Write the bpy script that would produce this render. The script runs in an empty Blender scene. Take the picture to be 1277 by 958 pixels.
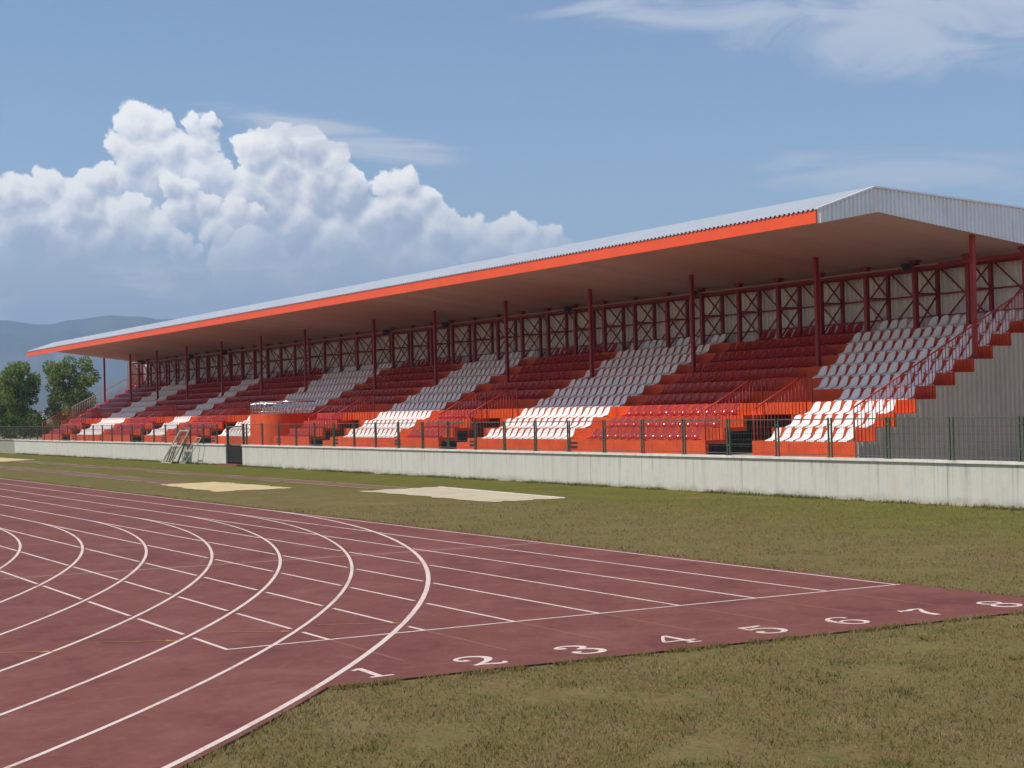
import bpy, bmesh, math, random
import numpy as np
from mathutils import Vector, Matrix

random.seed(7)
rng = np.random.default_rng(11)
scene = bpy.context.scene
COL = scene.collection
R = math.radians

# ------------------------------------------------------------------ helpers
class MB:
    """collects faces and links them as ONE mesh object"""
    def __init__(self):
        self.v, self.f, self.m = [], [], []
    def face(self, pts, mi=0):
        n = len(self.v); self.v += [tuple(p) for p in pts]
        self.f.append(tuple(range(n, n + len(pts)))); self.m.append(mi)
    def box(self, x0, y0, z0, x1, y1, z1, mi=0):
        n = len(self.v)
        self.v += [(x0,y0,z0),(x1,y0,z0),(x1,y1,z0),(x0,y1,z0),(x0,y0,z1),(x1,y0,z1),(x1,y1,z1),(x0,y1,z1)]
        for q in ((0,3,2,1),(4,5,6,7),(0,1,5,4),(1,2,6,5),(2,3,7,6),(3,0,4,7)):
            self.f.append(tuple(n+i for i in q)); self.m.append(mi)
    def bar(self, p, q, w, h=None, mi=0, up=(0,0,1)):
        """square bar from p to q"""
        h = h or w
        p, q = Vector(p), Vector(q); d = (q-p).normalized()
        u = Vector(up)
        if abs(d.dot(u)) > .98: u = Vector((0,1,0))
        s = d.cross(u).normalized(); t = s.cross(d)
        n = len(self.v)
        for c in (p, q):
            for a, b in ((-1,-1),(1,-1),(1,1),(-1,1)):
                self.v.append(tuple(c + s*(a*w/2) + t*(b*h/2)))
        for k in ((3,2,1,0),(4,5,6,7),(0,1,5,4),(1,2,6,5),(2,3,7,6),(3,0,4,7)):
            self.f.append(tuple(n+i for i in k)); self.m.append(mi)
    def tube(self, p, q, r, r2=None, n=8, mi=0, cap=True):
        r2 = r if r2 is None else r2
        p, q = Vector(p), Vector(q); d = (q-p).normalized()
        u = Vector((0,0,1)) if abs(d.z) < .95 else Vector((0,1,0))
        s = d.cross(u).normalized(); t = s.cross(d)
        b = len(self.v)
        for c, rr in ((p, r), (q, r2)):
            for i in range(n):
                a = 2*math.pi*i/n
                self.v.append(tuple(c + s*(rr*math.cos(a)) + t*(rr*math.sin(a))))
        for i in range(n):
            j = (i+1) % n
            self.f.append((b+i, b+j, b+n+j, b+n+i)); self.m.append(mi)
        if cap:
            self.f.append(tuple(b+i for i in reversed(range(n)))); self.m.append(mi)
            self.f.append(tuple(b+n+i for i in range(n))); self.m.append(mi)
    def extrude_x(self, prof, x0, x1, mi=0):
        """closed YZ outline pushed along X"""
        n = len(prof); b = len(self.v)
        self.v += [(x0,y,z) for y,z in prof] + [(x1,y,z) for y,z in prof]
        for i in range(n):
            j = (i+1) % n
            self.f.append((b+i, b+j, b+n+j, b+n+i)); self.m.append(mi)
        self.f.append(tuple(b+i for i in reversed(range(n)))); self.m.append(mi)
        self.f.append(tuple(b+n+i for i in range(n))); self.m.append(mi)
    def mesh(self, name, mats):
        me = bpy.data.meshes.new(name)
        me.from_pydata(self.v, [], self.f)
        for m in (mats if isinstance(mats, (list, tuple)) else [mats]): me.materials.append(m)
        if any(self.m): me.polygons.foreach_set('material_index', self.m)
        bm = bmesh.new(); bm.from_mesh(me)
        bmesh.ops.recalc_face_normals(bm, faces=bm.faces)
        bm.to_mesh(me); bm.free()
        return me
    def build(self, name, mats, parent=None, smooth=False, raw=False):
        if raw:
            me = bpy.data.meshes.new(name); me.from_pydata(self.v, [], self.f)
            for m in (mats if isinstance(mats, (list, tuple)) else [mats]): me.materials.append(m)
            if any(self.m): me.polygons.foreach_set('material_index', self.m)
        else: me = self.mesh(name, mats)
        if smooth: me.polygons.foreach_set('use_smooth', [True]*len(me.polygons))
        return link(name, me, parent)

def link(name, me, parent=None):
    o = bpy.data.objects.new(name, me); COL.objects.link(o)
    if parent is not None:
        o.parent = parent
        o.matrix_parent_inverse = Matrix.Translation(-Vector(parent.location)) if parent.rotation_euler.z == 0 else Matrix()
    return o

def tag(o, label=None, cat=None, group=None, kind=None):
    if label: o['label'] = label
    if cat: o['category'] = cat
    if group: o['group'] = group
    if kind: o['kind'] = kind
    return o

def empty(name, loc, label, cat, group=None):
    o = bpy.data.objects.new(name, None); COL.objects.link(o); o.location = loc
    o.empty_display_size = .2
    return tag(o, label, cat, group)

def copy_tree(root, loc):
    """a thing with copies of its parts and sub-parts"""
    r = root.copy(); COL.objects.link(r); r.location = loc
    for ch in root.children:
        c = ch.copy(); COL.objects.link(c); c.parent = r; c.matrix_parent_inverse = ch.matrix_parent_inverse
        for g in ch.children:
            d = g.copy(); COL.objects.link(d); d.parent = c; d.matrix_parent_inverse = g.matrix_parent_inverse
    return r

def struct(o, label=None):
    o['kind'] = 'structure'
    if label: o['label'] = label
    return o

# ------------------------------------------------------------------ materials
class NT:
    def __init__(self, tree): self.t = tree
    def n(self, typ, **kw):
        nd = self.t.nodes.new(typ)
        for k, v in kw.items():
            if k == 'inp':
                for a, b in v.items():
                    if hasattr(b, 'is_output'): self.t.links.new(b, nd.inputs[a])
                    else: nd.inputs[a].default_value = b
            else: setattr(nd, k, v)
        return nd
    def math(self, op, a, b=None, c=None, clamp=False):
        nd = self.t.nodes.new('ShaderNodeMath'); nd.operation = op; nd.use_clamp = clamp
        for i, x in enumerate((a, b, c)):
            if x is None: continue
            if hasattr(x, 'is_output'): self.t.links.new(x, nd.inputs[i])
            else: nd.inputs[i].default_value = x
        return nd.outputs[0]
    def vmath(self, op, a, b=None, sc=None):
        nd = self.t.nodes.new('ShaderNodeVectorMath'); nd.operation = op
        for i, x in enumerate((a, b)):
            if x is None: continue
            if hasattr(x, 'is_output'): self.t.links.new(x, nd.inputs[i])
            else: nd.inputs[i].default_value = x
        if sc is not None: nd.inputs['Scale'].default_value = sc
        return nd.outputs['Value'] if op in ('DOT_PRODUCT','DISTANCE','LENGTH') else nd.outputs[0]
    def mix(self, fac, a, b, mode='MIX'):
        nd = self.t.nodes.new('ShaderNodeMix'); nd.data_type = 'RGBA'; nd.blend_type = mode
        for k, x in ((0, fac), (6, a), (7, b)):
            if hasattr(x, 'is_output'): self.t.links.new(x, nd.inputs[k])
            else: nd.inputs[k].default_value = x if k == 0 else (*x, 1) if len(x) == 3 else x
        return nd.outputs[2]
    def ramp(self, fac, stops, interp='LINEAR'):
        nd = self.t.nodes.new('ShaderNodeValToRGB'); nd.color_ramp.interpolation = interp
        el = nd.color_ramp.elements
        while len(el) < len(stops): el.new(.5)
        for e, (p, c) in zip(el, stops):
            e.position = p; e.color = (*c, 1) if len(c) == 3 else c
        self.t.links.new(fac, nd.inputs[0]); return nd.outputs[0]
    def step(self, x, a, b):
        nd = self.t.nodes.new('ShaderNodeMapRange'); nd.interpolation_type = 'SMOOTHSTEP'
        self.t.links.new(x, nd.inputs[0]); nd.inputs[1].default_value = a; nd.inputs[2].default_value = b
        return nd.outputs[0]
    def noise(self, vec, scale, detail=4, rough=.55, dist=0, dim='3D'):
        nd = self.n('ShaderNodeTexNoise', noise_dimensions=dim)
        self.t.links.new(vec, nd.inputs['Vector'])
        nd.inputs['Scale'].default_value = scale; nd.inputs['Detail'].default_value = detail
        nd.inputs['Roughness'].default_value = rough; nd.inputs['Distortion'].default_value = dist
        return nd.outputs[0]

def material(name):
    m = bpy.data.materials.new(name); m.use_nodes = True
    nt = NT(m.node_tree); b = m.node_tree.nodes['Principled BSDF']
    pos = nt.n('ShaderNodeNewGeometry').outputs['Position']
    return m, nt, b, pos
def scaled(nt, vec, s):
    return nt.vmath('MULTIPLY', vec, s)

def simple(name, col, rough=.6, var=.12, scale=3, metal=0, spec=.5, dirt=None, bump=0):
    m, nt, b, pos = material(name)
    f = nt.noise(pos, scale, 5)
    lo = tuple(c*(1-var) for c in col); hi = tuple(min(1, c*(1+var)) for c in col)
    c = nt.ramp(f, [(.3, lo), (.7, hi)])
    if dirt:
        d = nt.noise(scaled(nt, pos, (1.3, 1.3, .35)), 2.2, 6, .65)
        c = nt.mix(nt.step(d, .52, .75), c, dirt)
    nt.t.links.new(c, b.inputs['Base Color'])
    b.inputs['Roughness'].default_value = rough; b.inputs['Metallic'].default_value = metal
    b.inputs['Specular IOR Level'].default_value = spec
    if bump:
        bp = nt.n('ShaderNodeBump', inp={'Height': nt.noise(pos, 60, 3), 'Strength': bump, 'Distance': .01})
        nt.t.links.new(bp.outputs[0], b.inputs['Normal'])
    return m

M = {}
M['orange'] = simple('orange_paint', (.66, .078, .012), .55, .16, 1.5, spec=.3, dirt=(.42, .055, .020))
nt = NT(M['orange'].node_tree); b = M['orange'].node_tree.nodes['Principled BSDF']; pos = nt.n('ShaderNodeNewGeometry').outputs['Position']
src = b.inputs['Base Color'].links[0].from_socket
c = nt.mix(nt.math('MULTIPLY', nt.step(nt.noise(pos, 5, 7, .75), .60, .72), .45), src, (.34, .11, .06))
c = nt.mix(nt.math('MULTIPLY', nt.step(nt.noise(nt.vmath('MULTIPLY', pos, (9, 9, .8)), 1.0, 5, .7), .58, .74), .40), c, (.30, .045, .02))
nt.t.links.new(c, b.inputs['Base Color'])
M['fascia'] = simple('fascia_sheet', (.80, .085, .020), .45, .06, .8, spec=.4)
M['red_steel'] = simple('red_steel_paint', (.28, .015, .012), .45, .15, 2, spec=.4)
M['rail_red'] = simple('rail_red_paint', (.42, .032, .016), .4, .12, 2, spec=.4)
M['white_seat'] = simple('white_plastic', (.85, .85, .85), .42, .05, 1.2, spec=.3)
M['red_seat'] = simple('red_plastic', (.36, .018, .022), .18, .12, 1.2, spec=.5)
M['soffit'] = simple('soffit_panel', (.47, .36, .30), .55, .08, .6, spec=.3)
m, nt, b, pos = material('soffit_boards')
sx = nt.n('ShaderNodeSeparateXYZ', inp={0: pos})
wn_ = nt.n('ShaderNodeTexWhiteNoise', noise_dimensions='1D', inp={'W': nt.math('FLOOR', nt.math('MULTIPLY', sx.outputs[0], .988))})
v = nt.math('ADD', nt.math('MULTIPLY', wn_.outputs[0], .5), nt.math('MULTIPLY', nt.noise(scaled(nt, pos, (2.5, .12, 1)), 1.0, 5, .65), .5))
nt.t.links.new(nt.ramp(v, [(.2, (.43, .325, .265)), (.8, (.52, .40, .33))]), b.inputs['Base Color']); b.inputs['Roughness'].default_value = .55
M['soffit'] = m
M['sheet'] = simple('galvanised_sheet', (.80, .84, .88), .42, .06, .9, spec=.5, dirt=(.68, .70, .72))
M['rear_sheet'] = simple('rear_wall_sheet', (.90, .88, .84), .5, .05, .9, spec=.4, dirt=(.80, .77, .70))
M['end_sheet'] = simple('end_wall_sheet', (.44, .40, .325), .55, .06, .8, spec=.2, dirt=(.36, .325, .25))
M['roof_top'] = simple('roof_sheet', (.52, .56, .62), .45, .05, .5, metal=.1, spec=.4)
M['green_steel'] = simple('green_fence_paint', (.075, .095, .062), .5, .2, 5, spec=.4)
M['wire'] = simple('fence_wire', (.10, .105, .085), .5, .2, 5, metal=.2)
M['white_paint'] = simple('line_paint', (.70, .63, .57), .7, .1, 6, spec=.2)
m, nt, b, pos = material('worn_white_paint')
w1 = nt.noise(pos, 28, 5, .7); w2 = nt.noise(pos, 1.1, 4, .6)
wear = nt.step(nt.math('ADD', nt.math('MULTIPLY', w1, .65), nt.math('MULTIPLY', w2, .5)), .56, .74)
c = nt.mix(nt.math('MULTIPLY', wear, .80), (.68, .555, .505), (.40, .225, .20))
nt.t.links.new(c, b.inputs['Base Color']); b.inputs['Roughness'].default_value = .75; b.inputs['Specular IOR Level'].default_value = .2
M['white_paint'] = m
M['ghost_paint'] = simple('worn_line_paint', (.235, .098, .080), .8, .1, 6, spec=.2)
M['faint_paint'] = simple('faded_line_paint', (.38, .26, .24), .8, .15, 4, spec=.2)
M['yellow_paint'] = simple('yellow_mark_paint', (.40, .19, .06), .8, .25, 8, spec=.2)
M['black'] = simple('black_housing', (.018, .018, .02), .5, .2, 5)
M['chrome'] = simple('chrome_rail', (.62, .62, .64), .16, .03, 3, metal=1)
M['pale_rail'] = simple('pale_rail_paint', (.55, .45, .44), .5, .1, 4)
M['conduit'] = simple('conduit_pipe', (.42, .30, .24), .5, .1, 3)
M['weathered'] = simple('weathered_frame', (.44, .41, .34), .7, .3, 9, dirt=(.2, .16, .12))
M['brown_frame'] = simple('brown_frame', (.16, .12, .085), .75, .3, 9)
M['gate_dark'] = simple('gate_board', (.012, .008, .007), .7, .3, 4)
M['threshold'] = simple('threshold_paint', (.20, .075, .05), .8, .2, 5)
M['trunk'] = simple('bark', (.10, .075, .05), .9, .3, 6)
M['roof_tile'] = simple('house_tile', (.30, .12, .08), .8, .2, .5)
M['house_wall'] = simple('house_wall', (.62, .58, .52), .8, .1, .3)
gm, nt, b, pos = material('lamp_glass')
b.inputs['Base Color'].default_value = (.16, .17, .18, 1); b.inputs['Roughness'].default_value = .1
M['glass'] = gm

# walkway concrete behind the wall, stained by the orange paint
M['walk'] = simple('walkway_concrete', (.34, .22, .17), .85, .15, 1.4, dirt=(.22, .16, .13))

def concrete(name, base, dark, stain):
    m, nt, b, pos = material(name)
    big = nt.noise(pos, .35, 4)
    c = nt.ramp(big, [(.3, tuple(x*.93 for x in base)), (.7, base)])
    streak = nt.noise(scaled(nt, pos, (3.2, 3.2, .10)), 1.0, 6, .7)
    c = nt.mix(nt.math('MULTIPLY', nt.step(streak, .48, .70), .62), c, dark)
    fine = nt.noise(scaled(nt, pos, (14, 14, .5)), 1.0, 4, .7)
    c = nt.mix(nt.math('MULTIPLY', nt.step(fine, .52, .72), .45), c, dark)
    rust = nt.noise(scaled(nt, pos, (1.1, 1.1, .25)), .8, 3)
    c = nt.mix(nt.math('MULTIPLY', nt.step(rust, .62, .78), .45), c, stain)
    z = nt.n('ShaderNodeSeparateXYZ', inp={0: pos}).outputs[2]
    edge = nt.math('ADD', z, nt.math('MULTIPLY', nt.math('SUBTRACT', nt.noise(pos, 2.2, 5), .5), .5))
    foot = nt.step(edge, .22, .0)
    c = nt.mix(nt.math('MULTIPLY', foot, .55), c, (.30, .26, .19))
    drip = nt.noise(scaled(nt, pos, (7, 7, .12)), 1.0, 5, .75)
    runs = nt.math('MULTIPLY', nt.step(drip, .54, .68), nt.math('MULTIPLY', nt.step(nt.math('ADD', z, nt.math('MULTIPLY', big, .9)), .75, 1.5), .55))
    c = nt.mix(runs, c, (.17, .16, .14))
    mot = nt.noise(pos, 2.6, 7, .7)
    c = nt.mix(nt.math('MULTIPLY', nt.step(mot, .52, .75), .30), c, (.66, .64, .58))
    c = nt.mix(nt.math('MULTIPLY', nt.step(mot, .46, .28), .30), c, dark)
    spots = nt.n('ShaderNodeTexVoronoi', inp={'Vector': pos, 'Scale': 1.7}).outputs['Distance']
    c = nt.mix(nt.math('MULTIPLY', nt.step(spots, .035, .012), .8), c, (.12, .11, .09))
    # joints between the cast lengths
    x = nt.n('ShaderNodeSeparateXYZ', inp={0: pos}).outputs[0]
    j = nt.math('ABSOLUTE', nt.math('SUBTRACT', nt.math('FRACT', nt.math('MULTIPLY', x, 1/8.2)), .5))
    c = nt.mix(nt.math('MULTIPLY', nt.step(j, .0022, .0010), .6), c, (.20, .19, .16))
    nt.t.links.new(c, b.inputs['Base Color']); b.inputs['Roughness'].default_value = .9
    b.inputs['Specular IOR Level'].default_value = .2
    bp = nt.n('ShaderNodeBump', inp={'Height': nt.noise(pos, 9, 6), 'Strength': .25, 'Distance': .02})
    nt.t.links.new(bp.outputs[0], b.inputs['Normal'])
    return m
M['concrete'] = concrete('wall_concrete', (.56, .55, .50), (.36, .35, .31), (.50, .43, .32))
M['old_concrete'] = concrete('old_wall_concrete', (.33, .30, .26), (.22, .20, .17), (.27, .23, .17))
M['coping'] = simple('coping_concrete', (.66, .63, .58), .85, .12, 2.5, dirt=(.42, .37, .30), bump=.2)

# track rubber
m, nt, b, pos = material('track_rubber')
c = nt.ramp(nt.noise(pos, .22, 5, .6), [(.3, (0.149, 0.045, 0.036)), (.7, (0.184, 0.058, 0.046))])
# scuffs drawn out along the running direction of the bend
sx = nt.n('ShaderNodeSeparateXYZ', inp={0: pos})
dx = nt.math('ADD', sx.outputs[0], 25.42); dy = nt.math('ADD', sx.outputs[1], 35.83)
rad = nt.math('SQRT', nt.math('ADD', nt.math('MULTIPLY', dx, dx), nt.math('MULTIPLY', dy, dy)))
ang = nt.math('ARCTAN2', dx, dy)
pv = nt.n('ShaderNodeCombineXYZ', inp={0: nt.math('MULTIPLY', rad, 1.6), 1: nt.math('MULTIPLY', ang, 9.0)}).outputs[0]
sm = nt.noise(pv, 1.0, 6, .62, .4)
c = nt.mix(nt.math('MULTIPLY', nt.step(sm, .52, .72), .30), c, (0.221, 0.083, 0.068))
c = nt.mix(nt.math('MULTIPLY', nt.step(sm, .46, .28), .35), c, (0.117, 0.032, 0.025))
pv2 = nt.n('ShaderNodeCombineXYZ', inp={0: nt.math('MULTIPLY', rad, 7.0), 1: nt.math('MULTIPLY', ang, 16.0)}).outputs[0]
sm2 = nt.noise(pv2, 1.0, 5, .7, .8)
c = nt.mix(nt.math('MULTIPLY', nt.step(sm2, .56, .76), .34), c, (.27, .115, .10))
grain = nt.noise(pos, 46, 4, .75)
c = nt.mix(nt.math('MULTIPLY', nt.step(grain, .40, .70), .38), c, (0.221, 0.079, 0.065))
mo = nt.noise(pos, .85, 7, .68, .6)
c = nt.mix(nt.math('MULTIPLY', nt.step(mo, .50, .66), .55), c, (0.230, 0.090, 0.075))
c = nt.mix(nt.math('MULTIPLY', nt.step(mo, .48, .34), .60), c, (0.113, 0.031, 0.024))
mo2 = nt.noise(pos, 5.5, 5, .7)
c = nt.mix(nt.math('MULTIPLY', nt.step(mo2, .52, .70), .38), c, (0.243, 0.099, 0.083))
blot = nt.noise(pos, 3.5, 6, .7)
c = nt.mix(nt.math('MULTIPLY', nt.step(blot, .54, .70), .42), c, (0.108, 0.032, 0.025))
# seams between the laid strips of rubber
jy = nt.math('ABSOLUTE', nt.math('SUBTRACT', nt.math('FRACT', nt.math('MULTIPLY', nt.math('ADD', sx.outputs[0], .4), 1/5.6)), .5))
c = nt.mix(nt.math('MULTIPLY', nt.step(jy, .0035, .0015), nt.math('MULTIPLY', nt.step(nt.noise(pos, .5, 3), .42, .6), .35)), c, (.28, .13, .115))
dust = nt.noise(pos, .55, 5, .65)
c = nt.mix(nt.math('MULTIPLY', nt.step(dust, .58, .80), .30), c, (.255, .128, .10))
nt.t.links.new(c, b.inputs['Base Color']); b.inputs['Roughness'].default_value = .8
b.inputs['Specular IOR Level'].default_value = .25
bp = nt.n('ShaderNodeBump', inp={'Height': grain, 'Strength': .35, 'Distance': .004})
nt.t.links.new(bp.outputs[0], b.inputs['Normal'])
M['track'] = m
M['track_edge'] = simple('track_edge_shade', (.055, .045, .04), .9, .3, 8)  # shade on the slab's side faces, painted in as a dark colour

m, nt, b, pos = material('runway_rubber')
c = nt.ramp(nt.noise(pos, .8, 5, .65), [(.3, (.125, .058, .036)), (.52, (.175, .090, .055)), (.64, (.135, .115, .033))])
nt.t.links.new(c, b.inputs['Base Color']); b.inputs['Roughness'].default_value = .85
M['runway'] = m

def sand(name, lo, hi):
    m, nt, b, pos = material(name)
    c = nt.ramp(nt.noise(pos, 1.2, 6, .65), [(.3, lo), (.7, hi)])
    nt.t.links.new(c, b.inputs['Base Color']); b.inputs['Roughness'].default_value = .95
    bp = nt.n('ShaderNodeBump', inp={'Height': nt.noise(pos, 7, 5), 'Strength': .5, 'Distance': .05})
    nt.t.links.new(bp.outputs[0], b.inputs['Normal'])
    return m
M['sand'] = sand('yellow_sand', (.50, .39, .20), (.60, .48, .26))
M['pale_sand'] = sand('pale_sand', (.44, .37, .26), (.56, .49, .35))

# turf: dry olive field, greener towards the wall foot
m, nt, b, pos = material('turf')
s3 = nt.n('ShaderNodeSeparateXYZ', inp={0: pos})
flat = nt.n('ShaderNodeCombineXYZ', inp={0: s3.outputs[0], 1: s3.outputs[1]}).outputs[0]
n1 = nt.noise(flat, .16, 5, .6); n2 = nt.noise(flat, .9, 6, .65); n3 = nt.noise(flat, 7, 5, .7)
dry = nt.ramp(n2, [(.25, (.120, .094, .034)), (.5, (.158, .122, .048)), (.75, (.195, .152, .066))])
grn = nt.ramp(n2, [(.25, (.074, .090, .008)), (.5, (.108, .119, .012)), (.75, (.150, .147, .020))])
near_wall = nt.math('ADD', nt.step(s3.outputs[1], 12.5, 20.5), nt.math('MULTIPLY', nt.math('SUBTRACT', n1, .5), 1.6))
far = nt.step(s3.outputs[0], -22, -55)
f = nt.math('ADD', nt.math('MULTIPLY', near_wall, .85), nt.math('MULTIPLY', far, .35))
f = nt.math('ADD', f, nt.math('MULTIPLY', nt.math('SUBTRACT', n2, .5), 1.3), clamp=True)
c = nt.mix(f, dry, grn)
mid = nt.noise(flat, 2.6, 6, .68)
c = nt.mix(nt.math('MULTIPLY', nt.step(mid, .52, .66), .65), c, (.165, .095, .045))
c = nt.mix(nt.math('MULTIPLY', nt.step(mid, .47, .34), .70), c, (.078, .090, .018))
bare = nt.noise(flat, .33, 5, .6)
c = nt.mix(nt.math('MULTIPLY', nt.step(bare, .56, .74), .45), c, (.215, .165, .085))
fine = nt.noise(flat, 24, 4, .75)
c = nt.mix(nt.math('MULTIPLY', nt.step(fine, .50, .68), .50), c, (.26, .20, .10))
c = nt.mix(nt.math('MULTIPLY', nt.step(fine, .48, .32), .55), c, (.075, .062, .020))
c = nt.mix(nt.math('MULTIPLY', nt.step(n3, .48, .72), .40), c, (.235, .190, .095))
c = nt.mix(nt.math('MULTIPLY', nt.step(n3, .47, .30), .55), c, (.070, .060, .020))
nt.t.links.new(c, b.inputs['Base Color']); b.inputs['Roughness'].default_value = .95
b.inputs['Specular IOR Level'].default_value = .1
bp = nt.n('ShaderNodeBump', inp={'Height': nt.noise(flat, 18, 5, .7), 'Strength': .5, 'Distance': .03})
nt.t.links.new(bp.outputs[0], b.inputs['Normal'])
M['turf'] = m

# grass blades: every blade its own tint
def blade_mat(name, stops, transl=.25):
    m, nt, b, pos = material(name)
    isl = nt.n('ShaderNodeNewGeometry').outputs['Random Per Island']
    patch = nt.noise(pos, .8, 5, .65)
    f = nt.math('ADD', nt.math('MULTIPLY', isl, .75), nt.math('MULTIPLY', nt.math('SUBTRACT', patch, .40), 1.5), clamp=True)
    c = nt.ramp(f, stops)
    nt.t.links.new(c, b.inputs['Base Color']); b.inputs['Roughness'].default_value = .8
    b.inputs['Specular IOR Level'].default_value = .15
    tr = nt.n('ShaderNodeBsdfTranslucent'); nt.t.links.new(c, tr.inputs[0])
    mx = nt.n('ShaderNodeMixShader', inp={0: transl}); nt.t.links.new(b.outputs[0], mx.inputs[1]); nt.t.links.new(tr.outputs[0], mx.inputs[2])
    nt.t.links.new(mx.outputs[0], m.node_tree.nodes['Material Output'].inputs[0])
    return m
M['blades'] = blade_mat('dry_grass_blades', [(0, (.118, .122, .026)), (.35, (.178, .138, .046)), (.7, (.230, .172, .072)), (1, (.33, .26, .135))])
M['green_blades'] = blade_mat('green_grass_blades', [(0, (.055, .075, .014)), (.5, (.095, .110, .025)), (1, (.155, .15, .05))])
M['leaves'] = blade_mat('tree_leaves', [(0, (.085, .125, .022)), (.5, (.175, .235, .050)), (1, (.32, .38, .11))], .5)
M['shrub_leaves'] = blade_mat('shrub_leaves', [(0, (.035, .070, .012)), (.5, (.075, .125, .025)), (1, (.13, .18, .045))], .3)
M['dry_leaves'] = blade_mat('dry_shrub_leaves', [(0, (.060, .035, .022)), (.5, (.11, .065, .038)), (1, (.15, .10, .06))], .2)

m, nt, b, pos = material('hill_scrub')
c = nt.ramp(nt.noise(pos, .004, 6, .6), [(.3, (.030, .040, .022)), (.5, (.07, .075, .045)), (.7, (.13, .12, .085))])
nt.t.links.new(c, b.inputs['Base Color']); b.inputs['Roughness'].default_value = 1
M['hill'] = m

# ------------------------------------------------------------------ ground, hills
g = MB()
xs = [-8900, -4000, -1500, -600, -300, -150, -60, 0, 60, 400]
ys = [-900, -200, -60, 0, 30, 120, 500, 1500, 4000, 8900]
for i in range(len(xs)-1):
    for j in range(len(ys)-1):
        g.face([(xs[i],ys[j],0),(xs[i+1],ys[j],0),(xs[i+1],ys[j+1],0),(xs[i],ys[j+1],0)])
struct(g.build('ground', M['turf']), 'dry olive turf field around the running track')

sheet0 = MB(); sheet0.box(-20.1, 22.9, -.03, 34, 60, .03); struct(sheet0.build('bounce_slab', M['walk']), 'unseen concrete slab added to bounce warm light onto the end wall')  # unseen slab, added so warmer light bounces onto the end wall
def hill(name, a0, a1, d0, d1, prof, seed):
    rr = np.random.default_rng(seed); b_ = MB()
    na, nd = 90, 14
    ph = rr.uniform(0, 6, 6)
    def P(i, j):
        a = a0 + (a1-a0)*i/na; t = j/nd; d = d0 + (d1-d0)*t
        el = np.interp(a, [p[0] for p in prof], [p[1] for p in prof])
        crest = math.tan(R(el))*(d0+d1)/2
        rg = sum(math.sin(a*k*1.7+ph[k-1]+t*3)*.10/k for k in range(1, 6))
        h = crest*max(0, math.sin(math.pi*t))**.9*(1+rg*(1-math.sin(math.pi*t))*1.2) if 0 < j < nd else -2
        h += (math.sin(a*31+ph[0])+math.sin(a*57+ph[1]))*crest*.004*math.sin(math.pi*t)
        return (math.sin(R(a))*d, math.cos(R(a))*d, h)
    for i in range(na):
        for j in range(nd):
            b_.face([P(i,j), P(i+1,j), P(i+1,j+1), P(i,j+1)])
    return struct(b_.build(name, M['hill'], smooth=True))
hill('hills', -96, -52, 4600, 7400, [(-96,2.6),(-85,3.0),(-78,3.30),(-76.8,3.12),(-75.5,3.34),(-74.5,3.42),(-72.9,3.30),(-68,2.7),(-60,2.0),(-52,1.6)], 3)['label'] = 'long hazy blue mountain ridge beyond the stand'
hill('hills', -92, -64, 2900, 3900, [(-92,1.5),(-83,1.75),(-78,1.55),(-75,1.25),(-70,1.5),(-64,1.0)], 8)['label'] = 'lower hazy foothill below the mountain ridge'

# ------------------------------------------------------------------ track
LW, XC, R0 = 1.22, -25.42, 35.83
YC = -R0; TW = 8*LW
def arc(r, a0, a1, n):
    return [(XC + r*math.cos(a0+(a1-a0)*i/n), YC + r*math.sin(a0+(a1-a0)*i/n)) for i in range(n+1)]
ro = R0 + TW + .10
a_hit = math.asin((R0 - .03)/ro)
outl = [(-150, -.12)] + arc(R0-.12, math.pi/2, R(-100), 120) + arc(ro, R(-100), a_hit, 130) + \
       [(3.02, .05), (3.00, 1.6), (3.08, 3.1), (3.14, 5.5), (3.18, 9.95), (-.06, 9.93), (-60, 9.93), (-150, 9.95)]
# the free edge is slightly ragged where the rubber ends
bm = bmesh.new()
vs = [bm.verts.new((x, y, .02)) for x, y in outl]
fc = bm.faces.new(vs)
ex = bmesh.ops.extrude_face_region(bm, geom=[fc])
for v in ex['geom']:
    if isinstance(v, bmesh.types.BMVert): v.co.z = -.03
for f_ in list(bm.faces):
    f_.material_index = 1 if abs(f_.normal.z) < .5 else 0
bmesh.ops.triangulate(bm, faces=[f_ for f_ in bm.faces if len(f_.verts) > 4])
bmesh.ops.recalc_face_normals(bm, faces=bm.faces)
for f_ in bm.faces: f_.material_index = 1 if abs(f_.normal.z) < .5 else 0
me = bpy.data.meshes.new('track'); bm.to_mesh(me); bm.free()
me.materials.append(M['track']); me.materials.append(M['track_edge'])
struct(link('track', me), 'brick red rubber running track bending in front of the stand')

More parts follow.
